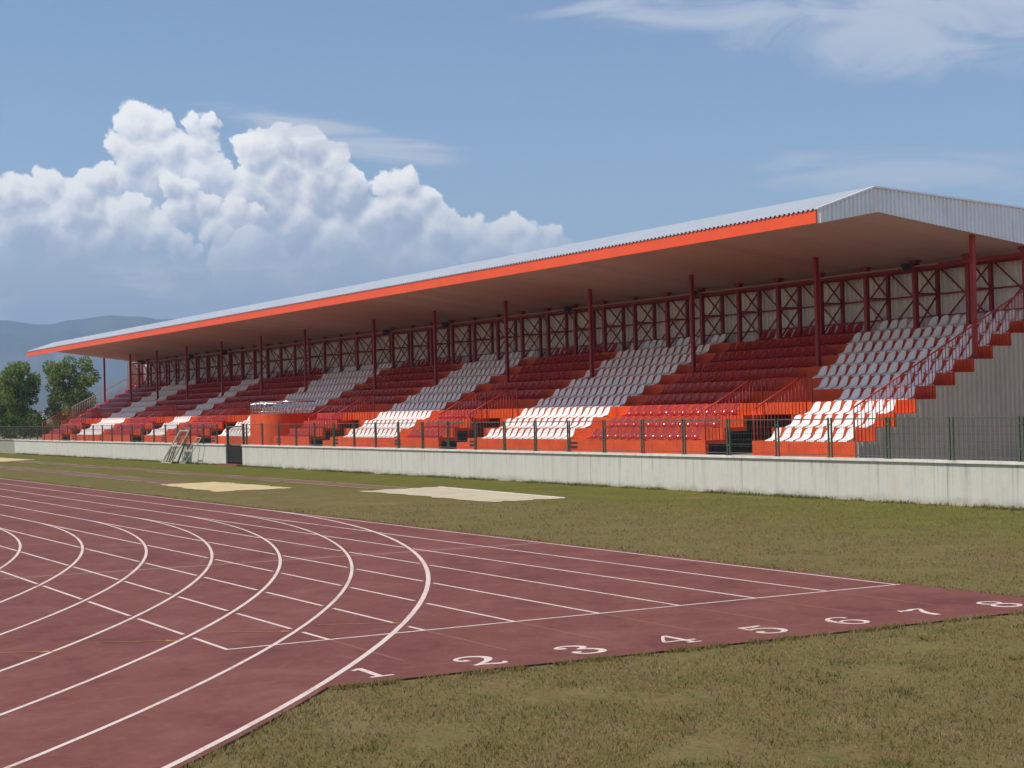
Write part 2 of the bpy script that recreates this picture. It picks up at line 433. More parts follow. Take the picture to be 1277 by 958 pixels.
ZL = .0216
def strip(mb, pts, w, z, mi=0):
    pts = [Vector((x, y)) for x, y in pts]
    L_, R_ = [], []
    for i, p in enumerate(pts):
        a = pts[max(0, i-1)]; c = pts[min(len(pts)-1, i+1)]
        d = (c-a).normalized(); n = Vector((-d.y, d.x))
        ww = w[i] if isinstance(w, (list, tuple)) else w
        L_.append(p+n*ww/2); R_.append(p-n*ww/2)
    for i in range(len(pts)-1):
        mb.face([(*L_[i], z), (*R_[i], z), (*R_[i+1], z), (*L_[i+1], z)], mi)
lanes, worn = MB(), MB()
for k in range(9):
    y = LW*k
    # the straight lines stop short either side of every bend line
    cuts = []
    for c in range(0, 9):
        rc = R0 + LW*c
        dy = y + R0
        if rc > dy + .004 and c != k:
            cuts.append(XC + math.sqrt(rc*rc - dy*dy))
    segs, x0 = [], -150.0
    for xcut in sorted(cuts):
        gap = .19
        if xcut - gap > x0: segs.append((x0, xcut-gap))
        x0 = xcut + gap
    if x0 < 0: segs.append((x0, 0.0))
    for a, bb in segs:
        if bb > 0: bb = 0.0
        if bb-a < .1: continue
        if a < XC+6 and bb > XC+6: strip(lanes, [(a, y), (XC+6, y)], .055, ZL); a = XC+6
        strip(lanes, [(a, y), (bb, y)], .052, ZL+.0003*(k%2))
    if 0 < k < 8: strip(worn, [(.05, y), (2.0, y)], .05, ZL)
for c in range(9):
    rc = R0 + LW*c
    strip(lanes, arc(rc, math.pi/2, R(-95), 170), .068 if c == 8 else .052, ZL+.0012)
struct(lanes.build('lane_lines', M['white_paint'], raw=True), 'white lane lines painted on the red track')
struct(worn.build('worn_lane_lines', M['ghost_paint'], raw=True), 'worn pinkish lane lines behind the start line')
sl = MB(); strip(sl, [(0, -.03), (0, TW+.06)], .055, ZL+.0022)
struct(sl.build('start_line', M['white_paint'], raw=True), 'white start line across the eight lanes')
fl = MB(); strip(fl, [(-10.3, -.25), (-10.05, 4.9), (-9.85, TW-.05)], .06, ZL-.0008)
struct(fl.build('faded_cross_line', M['faint_paint'], raw=True), 'faded white line crossing the track before the start')
ar = MB()
for (x0, y0), (x1, y1) in [((-1.42,-2.17),(-1.17,-1.73)), ((-1.60,-1.14),(-1.13,-.32)), ((-1.56,.22),(-1.02,1.06)), ((-1.31,1.62),(-.84,2.42))]:
    strip(ar, [(x0, y0), (x1, y1)], .028, ZL+.003)
    d = Vector((x1-x0, y1-y0)).normalized(); n = Vector((-d.y, d.x)); e = Vector((x1, y1))
    ar.face([(*(e+d*.14), ZL+.0034), (*(e-d*.03+n*.07), ZL+.0034), (*(e-d*.03-n*.07), ZL+.0034)])
struct(ar.build('yellow_arrow_marks', M['yellow_paint'], raw=True), 'faded yellow arrow marks in the bend lanes')

# lane numbers, tops towards the start line
DIG = {
 1: [([(-.09,.50),(-.03,.55),(.03,.60)], .05), ([(.02,.60),(.01,.3),(0,.03)], .075), ([(-.11,.015),(.0,.02),(.15,.03)], .055)],
 2: [([(-.06,.38),(-.13,.37),(-.165,.44),(-.13,.53),(-.03,.59),(.08,.59),(.17,.52),(.185,.42),(.13,.30),(.03,.19),(-.08,.10),(-.15,.04)], [.09,.08,.055,.05,.06,.075,.09,.09,.08,.06,.05,.05]),
     ([(-.16,.04),(-.08,.075),(.03,.045),(.12,.02),(.19,.04),(.215,.12)], [.05,.065,.075,.075,.06,.035])],
 3: [([(-.05,.47),(-.13,.48),(-.13,.54),(-.03,.60),(.09,.58),(.16,.50),(.13,.41),(.02,.34)], [.085,.08,.05,.055,.075,.085,.07,.05]),
     ([(.02,.345),(.14,.31),(.21,.20),(.17,.07),(.05,.01),(-.07,.03),(-.13,.12),(-.10,.18),(-.04,.16)], [.05,.07,.09,.085,.06,.055,.07,.085,.07])],
 4: [([(.09,.60),(.09,.02)], .075), ([(.0,.015),(.19,.015)], .045), ([(.075,.59),(-.06,.40),(-.19,.18)], .04), ([(-.20,.175),(.22,.175)], .06)],
 5: [([(-.09,.575),(.05,.56),(.21,.60)], [.06,.085,.05]), ([(-.095,.60),(-.095,.34)], .045),
     ([(-.10,.36),(.02,.41),(.14,.37),(.215,.25),(.19,.11),(.08,.02),(-.05,.02),(-.13,.09),(-.12,.17),(-.05,.17)], [.04,.06,.075,.09,.08,.055,.05,.07,.09,.07])],
 6: [([(.20,.50),(.17,.57),(.07,.60),(-.05,.54),(-.13,.39),(-.14,.20),(-.07,.05),(.05,.01),(.16,.08),(.19,.20),(.12,.31),(.0,.32),(-.11,.24)], [.08,.06,.045,.055,.08,.085,.07,.05,.07,.085,.06,.05,.045])],
 7: [([(-.14,.50),(-.10,.62)], .04), ([(-.12,.57),(-.02,.53),(.10,.59),(.22,.585)], [.05,.085,.07,.05]), ([(.215,.58),(.11,.42),(.02,.24),(.0,.02)], [.045,.06,.085,.10])],
}
def ell(cx, cy, rx, ry, n=26): return [(cx+rx*math.cos(2*math.pi*i/n+.6), cy+ry*math.sin(2*math.pi*i/n+.6)) for i in range(n+1)]
DIG[8] = [(ell(.05,.465,.135,.125), [.05+.03*abs(math.cos(math.pi*i/26*2)) for i in range(27)]), (ell(.05,.17,.17,.155), [.05+.035*abs(math.cos(math.pi*i/26*2)) for i in range(27)])]
for d, strokes in DIG.items():
    mb = MB()
    for si, (pts, w) in enumerate(strokes):
        P_ = [(2.77 - h, LW*(d-.5) + a) for a, h in pts]
        # smooth the stroke
        if len(P_) > 3 and d != 8:
            q, wq = [], []
            ws = w if isinstance(w, list) else [w]*len(P_)
            for i in range(len(P_)-1):
                p0, p1, p2, p3 = P_[max(0,i-1)], P_[i], P_[i+1], P_[min(len(P_)-1,i+2)]
                for t in (0, .25, .5, .75):
                    q.append(tuple(.5*(2*p1[c]+(p2[c]-p0[c])*t+(2*p0[c]-5*p1[c]+4*p2[c]-p3[c])*t*t+(3*p1[c]-p0[c]-3*p2[c]+p3[c])*t**3) for c in (0,1)))
                    wq.append(ws[i]*(1-t)+ws[i+1]*t)
            q.append(P_[-1]); wq.append(ws[-1]); P_, w = q, wq
        strip(mb, P_, w, ZL+.0006*si)
    struct(mb.build('lane_number', M['white_paint'], raw=True), 'white painted lane number %d on the red start apron' % d)

# ------------------------------------------------------------------ runways and sand pits
def blob_poly(pts, amp, seed, n=10):
    rr = np.random.default_rng(seed); out = []
    for i in range(len(pts)):
        a, c = Vector(pts[i]), Vector(pts[(i+1) % len(pts)])
        for k in range(n):
            p = a.lerp(c, k/n)
            out.append((p.x + rr.uniform(-amp, amp), p.y + rr.uniform(-amp, amp)*.6))
    return out
def sheet(name, pts, z, mat, label):
    mb = MB(); mb.face([(x, y, z) for x, y in pts])
    bm = bmesh.new(); me = mb.mesh(name, mat); bm.from_mesh(me); bmesh.ops.triangulate(bm, faces=bm.faces)
    for f_ in bm.faces:
        if f_.normal.z < 0: f_.normal_flip()
    bm.to_mesh(me); bm.free()
    return struct(link(name, me), label)
sheet('runway', blob_poly([(-150,13.15),(-44.4,13.15),(-44.4,14.45),(-150,14.45)], .06, 1, 40), .005, M['runway'], 'narrow red jumping runway ending at the yellow sand pit')
sheet('runway', blob_poly([(-90,16.75),(-32.4,16.75),(-32.4,17.95),(-90,17.95)], .06, 2, 40), .005, M['runway'], 'narrow red jumping runway ending at the pale sand pit')
rl = MB()
for y in (13.22, 14.38, 16.82, 17.88):
    x = -120 if y < 15 else -88
    while x < (-45 if y < 15 else -33):
        l = rng.uniform(2, 8)
        if rng.random() < .8: strip(rl, [(x, y), (min(x+l, -45 if y < 15 else -33), y)], .11, .009)
        x += l + rng.uniform(.3, 2)
struct(rl.build('runway_lines', M['faint_paint'], raw=True), 'worn white edge lines of the jumping runways')
sheet('sand_pit', blob_poly([(-44.3,12.7),(-44.7,15.1),(-36.6,15.2),(-36.7,12.45)], .24, 5, 16), .011, M['sand'], 'yellow sand pit between the two runways')
sheet('sand_pit', blob_poly([(-32.3,15.8),(-32.5,18.75),(-22.9,18.0),(-23.1,15.7)], .22, 6, 16), .011, M['pale_sand'], 'pale grey sand pit nearest the camera in front of the wall')
sheet('sand_pit', blob_poly([(-105,16.2),(-105,18.6),(-91.5,18.9),(-89,16.3)], .15, 7), .011, M['sand'], 'distant yellow sand pit at the far end of the runways')
kb = MB(); kb.bar((-32.4, 18.78, .0), (-22.9, 18.05, .0), .08, .05)
struct(kb.build('sand_pit_kerb', M['coping']), 'low pale kerb along the back of the near sand pit')

# ------------------------------------------------------------------ retaining wall, walkway
WY = 22.5; ZW = .90
GX0, GX1 = -64.6, -62.1
w_ = empty('retaining_wall', (-40, WY, 0), 'long low grey concrete wall with pale coping before the grandstand', 'wall')
for a, c in ((-113.8, GX0), (GX1, 34)):
    mb = MB(); mb.box(a, WY, -.05, c, WY+.25, 1.02); mb.build('wall_body', M['concrete'], w_)
    mb = MB()
    x = a
    while x < c:
        x2 = min(x + 8.2, c); dz = rng.uniform(-.006, .006)
        mb.box(x+.004, WY-.06, 1.023+dz, x2-.004, WY+.31, 1.085+dz); x = x2
    mb.build('coping', M['coping'], w_)
ow = empty('retaining_wall', (-130, WY, 0), 'older brownish wall section continuing left of the grey wall', 'wall')
mb = MB(); mb.box(-190, WY+.02, -.05, -113.81, WY+.27, 1.02); mb.build('wall_body', M['old_concrete'], ow)
mb = MB(); mb.box(-190, WY-.04, 1.023, -113.81, WY+.31, 1.085); mb.build('coping', M['old_concrete'], ow)
X0_ = -19.9
mb = MB()
mb.box(-190, WY+.32, -.05, GX0-.02, 26.19, ZW); mb.box(GX1+.02, WY+.32, -.05, X0_+1.6, 26.19, ZW)
mb.box(GX0-.02, WY+1.7, -.05, GX1+.02, 26.19, ZW)
mb.box(-190, 26.19, -.05, -120.6, 60, ZW-.02)
mb.box(-120.6, 26.19, -.06, -19.95, 40, ZW-.03)
struct(mb.build('walkway', M['walk']), 'raised walkway behind the concrete wall')

# ------------------------------------------------------------------ grandstand
X0, X1 = -19.9, -120.5
YF, ZF, TR, RI, NR = 26.2, .97, .80, .40, 10
def ry(r): return YF + TR*(r-1)           # front edge of row r
def rz(r): return ZF + RI*r               # floor of row r
VOMS = [(-27.4,-24.85), (-47.3,-44.55), (-62.3,-59.5), (-80.4,-77.8), (-95.0,-92.2), (-114.0,-111.4)]
POD = (-70.2, -67.1)
gs = empty('grandstand', (-70, 30, 0), 'long covered orange grandstand with stepped terraces and a sheet metal roof', 'grandstand')
def stair_profile(r0, r1, th=.13, back=None):
    up = []
    for r in range(r0, r1+1):
        up += [(ry(r), rz(r-1) - (.08 if r == 1 else 0)), (ry(r), rz(r))]
    yb = ry(r1)+TR if back is None else back
    up.append((yb, rz(r1)))
    lo = [(yb, rz(r1)-th)]
    for r in range(r1, r0, -1):
        lo += [(ry(r)+th, rz(r)-th), (ry(r)+th, rz(r-1)-th)]
    lo += [(ry(r0)+th, rz(r0)-th), (ry(r0)+th, rz(r0-1) - (.08 if r0 == 1 else 0))]
    return up + lo
te = MB(); xr = X0-.03
for (a, c) in VOMS:
    te.extrude_x(stair_profile(1, NR, back=34.9), c, xr)
    te.extrude_x(stair_profile(4, NR, back=34.9), a, c)
    xr = a
te.extrude_x(stair_profile(1, NR, back=34.9), X1+.03, xr)
# raised landing blocks beside each stair opening
te.build('terrace', M['orange'], gs)
# dark vent slots low in the first riser
for x in (-35.9, -44.0, -51.5, -58.8, -66.6, -77.4, -87.4, -91.8, -102.6, -110.3):
    v = MB(); v.box(x-.32, YF-.012, 1.03, x+.32, YF-.003, 1.12); v.box(x-.32, YF-.012, 1.19, x+.32, YF-.003, 1.27)
    v.build('vent', M['black'], gs)
# small steps inside the stair openings, dark back wall far under the stand
for i, (a, c) in enumerate(VOMS):
    if i in (1, 2):
        s_ = MB(); s_.box(c-1.1, YF+.05, ZW, c-.003, YF+.75, ZF+.22); s_.box(c-.7, YF+.76, ZW, c-.003, YF+1.5, ZF+.42)
        s_.build('step', M['orange'], gs)
# podium balcony in the middle
pb = MB()
n = 12; rc = .95
outline = [(POD[0], 28.58), (POD[0], 25.9)]
outline += [(POD[1]-rc+rc*math.sin(i/n*math.pi/2), 25.9+rc-rc*math.cos(i/n*math.pi/2)) for i in range(n+1)]
outline += [(POD[1], 28.58)]
pb_b = [(x, y, ZW) for x, y in outline]; pb_t = [(x, y, 2.60) for x, y in outline]
for i in range(len(outline)-1):
    pb.face([pb_b[i], pb_b[i+1], pb_t[i+1], pb_t[i]])
pb.face(pb_t); pb.face([pb_t[0], pb_b[0], pb_b[-1], pb_t[-1]])
pod = pb.build('balcony', M['orange'], gs)
br = MB()
path = [(x, y) for x, y in outline]
inner = []
for x, y in path: inner.append((x + (.06 if x < -69 else -.06), y + .05 if y < 26.6 else y))
for z, r_ in ((3.24, .036), (2.72, .02)):
    for i in range(len(inner)-1): br.tube((*inner[i], z), (*inner[i+1], z), r_, n=6)
tot = 0
for i in range(len(inner)-1):
    a, c = Vector(inner[i]), Vector(inner[i+1]); L_ = (c-a).length
    k = max(1, int(L_/.24))
    for j in range(k):
        p = a.lerp(c, j/k); br.tube((p.x, p.y, 2.60), (p.x, p.y, 3.24), .02, n=5)
o = br.build('railing', M['chrome'], pod, smooth=True); o.matrix_parent_inverse = Matrix.Translation(-Vector(gs.location)) if False else o.matrix_parent_inverse

# front posts
PX = [-20.15-7.5*k for k in range(7)] + [-75.2,-82.7,-90.3,-97.9,-105.1,-112.2,-119.9]
PY = 31.3
def soffit_z(y): return 7.75+(y-24.95)*(8.16-7.75)/(27.22-24.95) if y < 27.22 else 8.16-(y-27.22)*.1345
pm = MB(); zt = soffit_z(PY)
pm.box(-.068,-.068,rz(7)+.02,.068,.068,zt+.02); pm.box(-.16,-.16,rz(7),.16,.16,rz(7)+.025)
pme = pm.mesh('post', M['red_steel'])
for x in PX:
    o = bpy.data.objects.new('post', pme); COL.objects.link(o); o.parent = gs
    o.matrix_parent_inverse = Matrix.Translation(-Vector(gs.location)); o.location = (x, PY, 0)
# trussed columns carrying the roof at the back
CF, CR, ZMID, ZLOW = 33.6, 34.62, 6.18, 5.43
ztf, ztr = soffit_z(CF), soffit_z(CR)
tm = MB()
tm.box(-.075, CF-.075, rz(10)-.38, .075, CF+.075, ztf-.003)
tm.box(-.062, CR-.062, rz(10), .062, CR+.062, ztr-.003)
tm.box(-.19, CF-.12, ztf-.06, .19, CF+.12, ztf-.004); tm.box(-.13, CF-.10, ztf-.16, .13, CF+.10, ztf-.0605)
tm.bar((0, CF+.07, ztf-.14), (0, CR-.06, ZMID+.06), .046)
tm.bar((0, CR-.06, ZMID-.06), (0, CF+.07, rz(10)+.06), .046)
tm.bar((0, CF+.07, ZMID), (0, CR-.06, ZMID), .06)
tme = tm.mesh('truss_column', M['red_steel'])
bm_ = MB()
bm_.bar((-.06, CR+.07, ztr-.12), (-2.44, CR+.07, rz(10)+.15), .046)
bm_.bar((-.06, CR+.13, rz(10)+.15), (-2.44, CR+.13, ztr-.12), .046)
bm_.bar((-.063, CR, ZMID), (-2.437, CR, ZMID), .06); bm_.bar((-.063, CR, ZLOW), (-2.437, CR, ZLOW), .05)
bme = bm_.mesh('cross_brace', M['red_steel'])
CX = [-20.2-2.5*k for k in range(41)]
for i, x in enumerate(CX):
    for nm, me in (('truss_column', tme),) + ((('cross_brace', bme),) if i < 40 else ()):
        o = bpy.data.objects.new(nm, me); COL.objects.link(o); o.parent = gs
        o.matrix_parent_inverse = Matrix.Translation(-Vector(gs.location)); o.location = (x, 0, 0)
eb = MB(); eb.box(X1+.05, CF-.06, ztf-.30, X0-.1, CF-.0765, ztf-.165)
eb.box(X1+.05, CR-.07, ztr-.16, X0-.1, CR-.0635, ztr-.005)
eb.build('beam', M['red_steel'], gs)
cd = MB(); cd.tube((X1+1, CF-.16, ztf-.20), (X0-4, CF-.16, ztf-.20), .03, n=6); cd.build('conduit', M['conduit'], gs)

# corrugated walls
def corr(mb, axis, a, b_, c, zfun0, zfun1, per, dep, flip=1):
    """ribbed sheet running along axis from a to b_ at depth c"""
    n = int(abs(b_-a)/per); s = (b_-a)/n
    prev = None
    for i in range(n):
        for t, d in ((0,0),(.32,0),(.46,1),(.78,1),(.92,0)):
            p = a + s*(i+t); q = c + flip*d*dep
            cur = ((p, q) if axis == 'x' else (q, p)); 
            z0, z1 = zfun0(p), zfun1(p)
            if prev is not None:
                (px, py, pz0, pz1) = prev
                if not (cur[0] == px and cur[1] == py):
                    mb.face([(px,py,pz0),(*cur,z0),(*cur,z1),(px,py,pz1)])
            prev = (*cur, z0, z1)
    cur = (b_, c) if axis == 'x' else (c, b_)
    px, py, pz0, pz1 = prev
    mb.face([(px,py,pz0),(*cur,zfun0(b_)),(*cur,zfun1(b_)),(px,py,pz1)])
rw = MB(); corr(rw, 'x', X1+.02, X0-.02, 34.93, lambda p: rz(10)-.5, lambda p: soffit_z(34.93)-.004, .25, .075)
rw.build('rear_wall', M['rear_sheet'], gs)
rb_ = MB(); rb_.box(X1+.03, 35.02, .9, X0-.03, 35.14, rz(10)-.1); rb_.build('back_wall', M['old_concrete'], gs)
def stair_z(y):
    if y < YF: return ZW
    return rz(min(NR, int((y-YF)/TR)+1))
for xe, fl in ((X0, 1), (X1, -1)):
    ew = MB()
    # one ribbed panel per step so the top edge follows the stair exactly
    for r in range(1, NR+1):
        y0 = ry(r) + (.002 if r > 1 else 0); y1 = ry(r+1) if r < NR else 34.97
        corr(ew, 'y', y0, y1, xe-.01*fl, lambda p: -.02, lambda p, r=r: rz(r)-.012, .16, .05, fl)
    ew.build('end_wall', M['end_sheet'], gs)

lw = MB(); corr(lw, 'y', 33.42, 34.9, X1+.05, lambda p: rz(10)-.02, lambda p: soffit_z(p)-.01, .2, .04, 1)
lw.build('side_wall', M['rear_sheet'], gs)
# roof
XR0, XR1 = X0+.06, -119.6
top = [(24.93,8.13),(27.10,8.85),(35.25,8.30)]
def roof_z(y): return float(np.interp(y, [p[0] for p in top], [p[1] for p in top]))
rf = MB()
n = int((XR0-XR1)/.22); s = (XR0-XR1)/n
prof = []
for i in range(n):
    for t, d in ((0,0),(.35,0),(.5,.045),(.8,.045),(.95,0)):
        prof.append((XR1+s*(i+t), d))
prof.append((XR0, 0))
for (x0, d0), (x1, d1) in zip(prof, prof[1:]):
    for (ya, za), (yb, zb) in zip(top, top[1:]):
        if ya == 24.93: ya, za = 24.86, 8.13-.022
        rf.face([(x0,ya,za+d0+.012),(x1,ya,za+d1+.012),(x1,yb,zb+d1+.012),(x0,yb,zb+d0+.012)])
roof = rf.build('roof', M['roof_top'], gs)
so = MB()
x = XR0-.05; k = 0
while x > XR1+.05:
    xa = max(x-1.0, XR1+.05); dz = .0 if k % 2 else .002
    so.face([(xa,24.95,7.75+dz),(x,24.95,7.75+dz),(x,27.22,8.16+dz),(xa,27.22,8.16+dz)])
    so.face([(xa,27.22,8.16+dz),(x,27.22,8.16+dz),(x,34.97,soffit_z(34.97)+dz),(xa,34.97,soffit_z(34.97)+dz)])
    x = xa - .004; k += 1
so.face([(XR0-.05,24.95,7.79),(XR1+.05,24.95,7.79),(XR1+.05,27.22,8.20),(XR0-.05,27.22,8.20)])
so.face([(XR0-.05,27.22,8.20),(XR1+.05,27.22,8.20),(XR1+.05,35.0,soffit_z(35)+.04),(XR0-.05,35.0,soffit_z(35)+.04)])
so.build('soffit', M['soffit'], roof)
fa = MB()
fa.box(XR1, 24.90, 7.745, XR0, 24.948, 8.118)
x = XR1+3
fa.build('fascia', M['fascia'], roof)
rb = MB(); rb.box(XR1, 35.02, soffit_z(35.1)-.03, XR0, 35.06, 8.30); rb.build('rear_fascia', M['sheet'], roof)
for xe, fl in ((XR0, 1), (XR1, -1)):
    ga = MB(); corr(ga, 'y', 24.953, 35.06, xe+.002*fl, lambda p: soffit_z(p)-.02, lambda p: roof_z(p)+.0, .16, .055, fl)
    ga.build('gable', M['sheet'], roof)
    gt = MB()
    for (ya, za), (yb, zb) in zip(top, top[1:]):
        gt.bar((xe+.03*fl, ya, za+.03), (xe+.03*fl, yb, zb+.03), .11, .05)
    gt.build('verge_trim', M['sheet'], roof)

# ------------------------------------------------------------------ seats
def seat_mesh(name, mat):
    path = [(-.005,-.030),(.002,.004),(.03,.020),(.10,.024),(.19,.030),(.265,.055),(.32,.105),(.365,.175),(.40,.25),(.422,.31),(.436,.355),(.444,.382),(.448,.394)]
    wid =  [.196,.200,.203,.204,.203,.200,.194,.187,.177,.162,.136,.096,.045]
    nu = 8; bm = bmesh.new(); rows = []
    for (y, z), w in zip(path, wid):
        row = []
        for i in range(nu+1):
            u = -1 + 2*i/nu
            e = abs(u)**3
            k_ = max(0, 1-abs(y-.24)/.22)
            yy = y - .055*e*min(1, max(0, (z-.03)/.1))*(1 if z < .3 else max(0, (.40-z)/.1)); zz = z + .055*e*k_
            row.append(bm.verts.new((u*w, yy, zz)))
        rows.append(row)
    for a, c in zip(rows, rows[1:]):
        for i in range(nu): bm.faces.new((a[i], a[i+1], c[i+1], c[i]))
    bmesh.ops.recalc_face_normals(bm, faces=bm.faces)
    bmesh.ops.solidify(bm, geom=bm.faces, thickness=.010)
    # two feet on the step
    for sx in (-.13, .13):
        r_ = bmesh.ops.create_cube(bm, size=1, matrix=Matrix.Translation((sx, .2, .012)) @ Matrix.Diagonal((.05, .26, .045, 1)))
    bmesh.ops.recalc_face_normals(bm, faces=bm.faces)
    me = bpy.data.meshes.new(name); bm.to_mesh(me); bm.free()
    me.materials.append(mat); me.polygons.foreach_set('use_smooth', [True]*len(me.polygons))
    return me
for k_, amt in (('white_seat', .12), ('red_seat', .35)):
    m = M[k_]; nt = NT(m.node_tree); b = m.node_tree.nodes['Principled BSDF']
    src = b.inputs['Base Color'].links[0].from_socket
    rnd = nt.n('ShaderNodeObjectInfo').outputs['Random']
    isl = nt.n('ShaderNodeNewGeometry').outputs['Random Per Island']
    v = nt.math('FRACT', nt.math('ADD', rnd, isl))
    nt.t.links.new(nt.mix(nt.math('MULTIPLY', v, amt), src, (.62, .58, .52) if k_ == 'white_seat' else (.30, .035, .030)), b.inputs['Base Color'])
SW, SR = seat_mesh('white_seat', M['white_seat']), seat_mesh('red_seat', M['red_seat'])
ORD = 'first second third fourth fifth sixth seventh eighth ninth tenth eleventh twelfth thirteenth fourteenth fifteenth sixteenth seventeenth'.split()
def rows_(base, over=None):
    d = {r: base for r in range(1, 11)}
    if over: d.update(over)
    return d
BL = [
 ('white', 'the end block', {1:(-24.4,-20.25),2:(-24.4,-20.25),3:(-24.4,-20.25),4:(-24.0,-20.25),5:(-25.9,-20.25),6:(-26.9,-20.25),7:(-26.9,-20.25),8:(-27.4,-20.25),9:(-27.9,-20.25),10:(-27.4,-20.25)}),
 ('red', 'the nearest red block', rows_((-35.15,-28.05), {4:(-35.15,-28.5),10:(-34.2,-28.05)})),
 ('white', 'the broad white block', rows_((-43.3,-36.3))),
 ('red', '', {**{r:(-50.85,-47.35) for r in range(1,5)}, **{r:(-50.85,-44.4) for r in range(5,11)}}),
 ('white', '', rows_((-58.35,-51.9))),
 ('red', '', {**{r:(-66.3,-62.35) for r in range(1,4)}, 4:(-66.9,-62.35), **{r:(-66.9,-59.4) for r in range(5,11)}}),
 ('white', '', {**{r:(-76.7,-70.7) for r in range(1,4)}, **{r:(-77.0,-68.1) for r in range(4,11)}}),
 ('red', '', {**{r:(-86.9,-80.5) for r in range(1,5)}, **{r:(-86.9,-78.0) for r in range(5,11)}}),
 ('white', '', rows_((-91.6,-87.65))),
 ('red', '', {**{r:(-102.1,-95.1) for r in range(1,5)}, **{r:(-102.1,-92.4) for r in range(5,11)}}),
 ('white', '', rows_((-109.85,-103.0))),
 ('red', '', {**{r:(-119.4,-114.2) for r in range(1,5)}, **{r:(-119.8,-110.8) for r in range(5,11)}}),
]
seats = []
for colr, bname, spans in BL:
    for r, (a, c) in spans.items():
        n = int((c-a)/.5 + .02); k = 0
        for i in range(n):
            x = c - .25 - .5*i
            if r == 7 and min(abs(x-p) for p in PX) < .34: continue
            if r == 10 and min(abs(x-p) for p in CX) < .30: continue
            k += 1
            seats.append((colr, bname, r, k, x + rng.uniform(-.006, .006), ry(r) + .015, rz(r)))
CAM = Vector((17.676, -6.116, 2.631))
seats.sort(key=lambda s: (Vector(s[4:7])-CAM).length)
named = [s for s in seats if s[1]]
NEAR = named[:300]
nearset = set(id(s) for s in NEAR)
for s in NEAR:
    colr, bname, r, k, x, y, z = s
    o = link('seat', SW if colr == 'white' else SR); o.location = (x, y, z); o.rotation_euler = (R(rng.normal(0, .8)), R(rng.normal(0, .7)), R(rng.normal(0, 1.2)))
    row = 'lowest row' if r == 1 else ORD[r-1] + ' row up'
    side = 'the right end' if colr == 'white' and bname == 'the end block' else 'its right'
    tag(o, '%s plastic seat in %s, %s, %s from %s' % (colr, bname, row, ORD[k-1], side), 'seat', 'seats on the grandstand terraces')
rest = [s for s in seats if id(s) not in nearset]
V, F, MI, off = [], [], [], 0
for me, mi in ((SW, 0), (SR, 1)):
    co = np.empty(len(me.vertices)*3); me.vertices.foreach_get('co', co); co = co.reshape(-1, 3)
    fs = [tuple(p.vertices) for p in me.polygons]
    for s in rest:
        if (s[0] == 'white') != (mi == 0): continue
        V.append(co + np.array(s[4:7])); F += [tuple(i+off for i in f_) for f_ in fs]; MI += [mi]*len(fs); off += len(co)
me = bpy.data.meshes.new('seats'); me.from_pydata(np.concatenate(V).tolist(), [], F)
me.materials.append(M['white_seat']); me.materials.append(M['red_seat'])
me.polygons.foreach_set('material_index', MI); me.polygons.foreach_set('use_smooth', [True]*len(MI))
tag(link('seats', me), 'remaining white and red plastic seats farther along the terraces', 'seats', None, 'stuff')

# ------------------------------------------------------------------ stair and end railings
def slope_rail(name, x, y0, z0, y1, z1, label, mat, h0=.0, h=1.0, drop=True, group='railings on the grandstand'):
    """sloping handrail with balusters; drop = balusters stand on the steps"""
    root = empty(name, (x, y0, z0), label, 'railing', group)
    t = MB(); t.tube((x, y0, z0+h), (x, y1, z1+h), .026, n=7); t.tube((x, y0, z0+h), (x, y0, z0+h0), .024, n=7)
    t.tube((x, y1, z1+h), (x, y1, stair_z(y1-.01) + .0), .024, n=7)
    t.build('handrail', mat, root, smooth=True)
    b_ = MB(); n = int((y1-y0)/.14)
    for i in range(1, n):
        f = i/n; y = y0+(y1-y0)*f; z = z0+(z1-z0)*f + h
        zb = max(stair_z(y), ZF) if drop else z0
        b_.tube((x, y, zb), (x, y, z), .0145, n=5)
    b_.build('balusters', mat, root, smooth=True)
    return root
WHICH = ['nearest the right end', 'left of the broad white block', 'right of the balcony', 'left of the balcony', 'second from the far left end', 'at the far left end']
for i, (a, c) in enumerate(VOMS):
    for side, x in (('left', a-.04), ('right', c+.04)):
        slope_rail('stair_railing', x, YF+.04, rz(1), YF+2.2, rz(1)+1.1, 'sloping red handrail on the %s side of stair opening %s' % (side, WHICH[i]), M['rail_red'], h0=0)
    gr = empty('guard_railing', ((a+c)/2, 28.56, rz(4)), 'level red guard rail above the stair opening %s' % WHICH[i], 'railing', 'railings on the grandstand')
    t = MB(); t.tube((a-.04, 28.64, rz(4)+.80), (c+.04, 28.64, rz(4)+.80), .024, n=7)
    for x in (a-.04, c+.04): t.bar((x, 28.64, rz(4)), (x, 28.64, rz(4)+.82), .05)
    t.build('handrail', M['rail_red'], gr)
    t = MB(); n = int((c-a)/.15)
    for k in range(1, n): t.tube((a+(c-a)*k/n, 28.64, rz(4)), (a+(c-a)*k/n, 28.64, rz(4)+.80), .0145, n=5)
    t.build('balusters', M['rail_red'], gr)
slope_rail('end_railing', X0-.08, YF+.03, rz(1), 33.3, rz(1)+7.1*.5, 'long red handrail climbing the right end of the terraces', M['rail_red'])
slope_rail('end_railing', X1+.08, YF+.03, rz(1), YF+2.4, rz(1)+1.2, 'dark red handrail low on the far left end of the terraces', M['rail_red'])
slope_rail('end_railing', X1+.10, 28.7, rz(4), 33.3, rz(4)+2.3, 'pale handrail climbing the upper far left end of the terraces', M['pale_rail'])
tr_ = empty('end_railing', (X0-.08, 33.4, rz(10)), 'short red guard rail on the top landing at the right end', 'railing', 'railings on the grandstand')
t = MB()
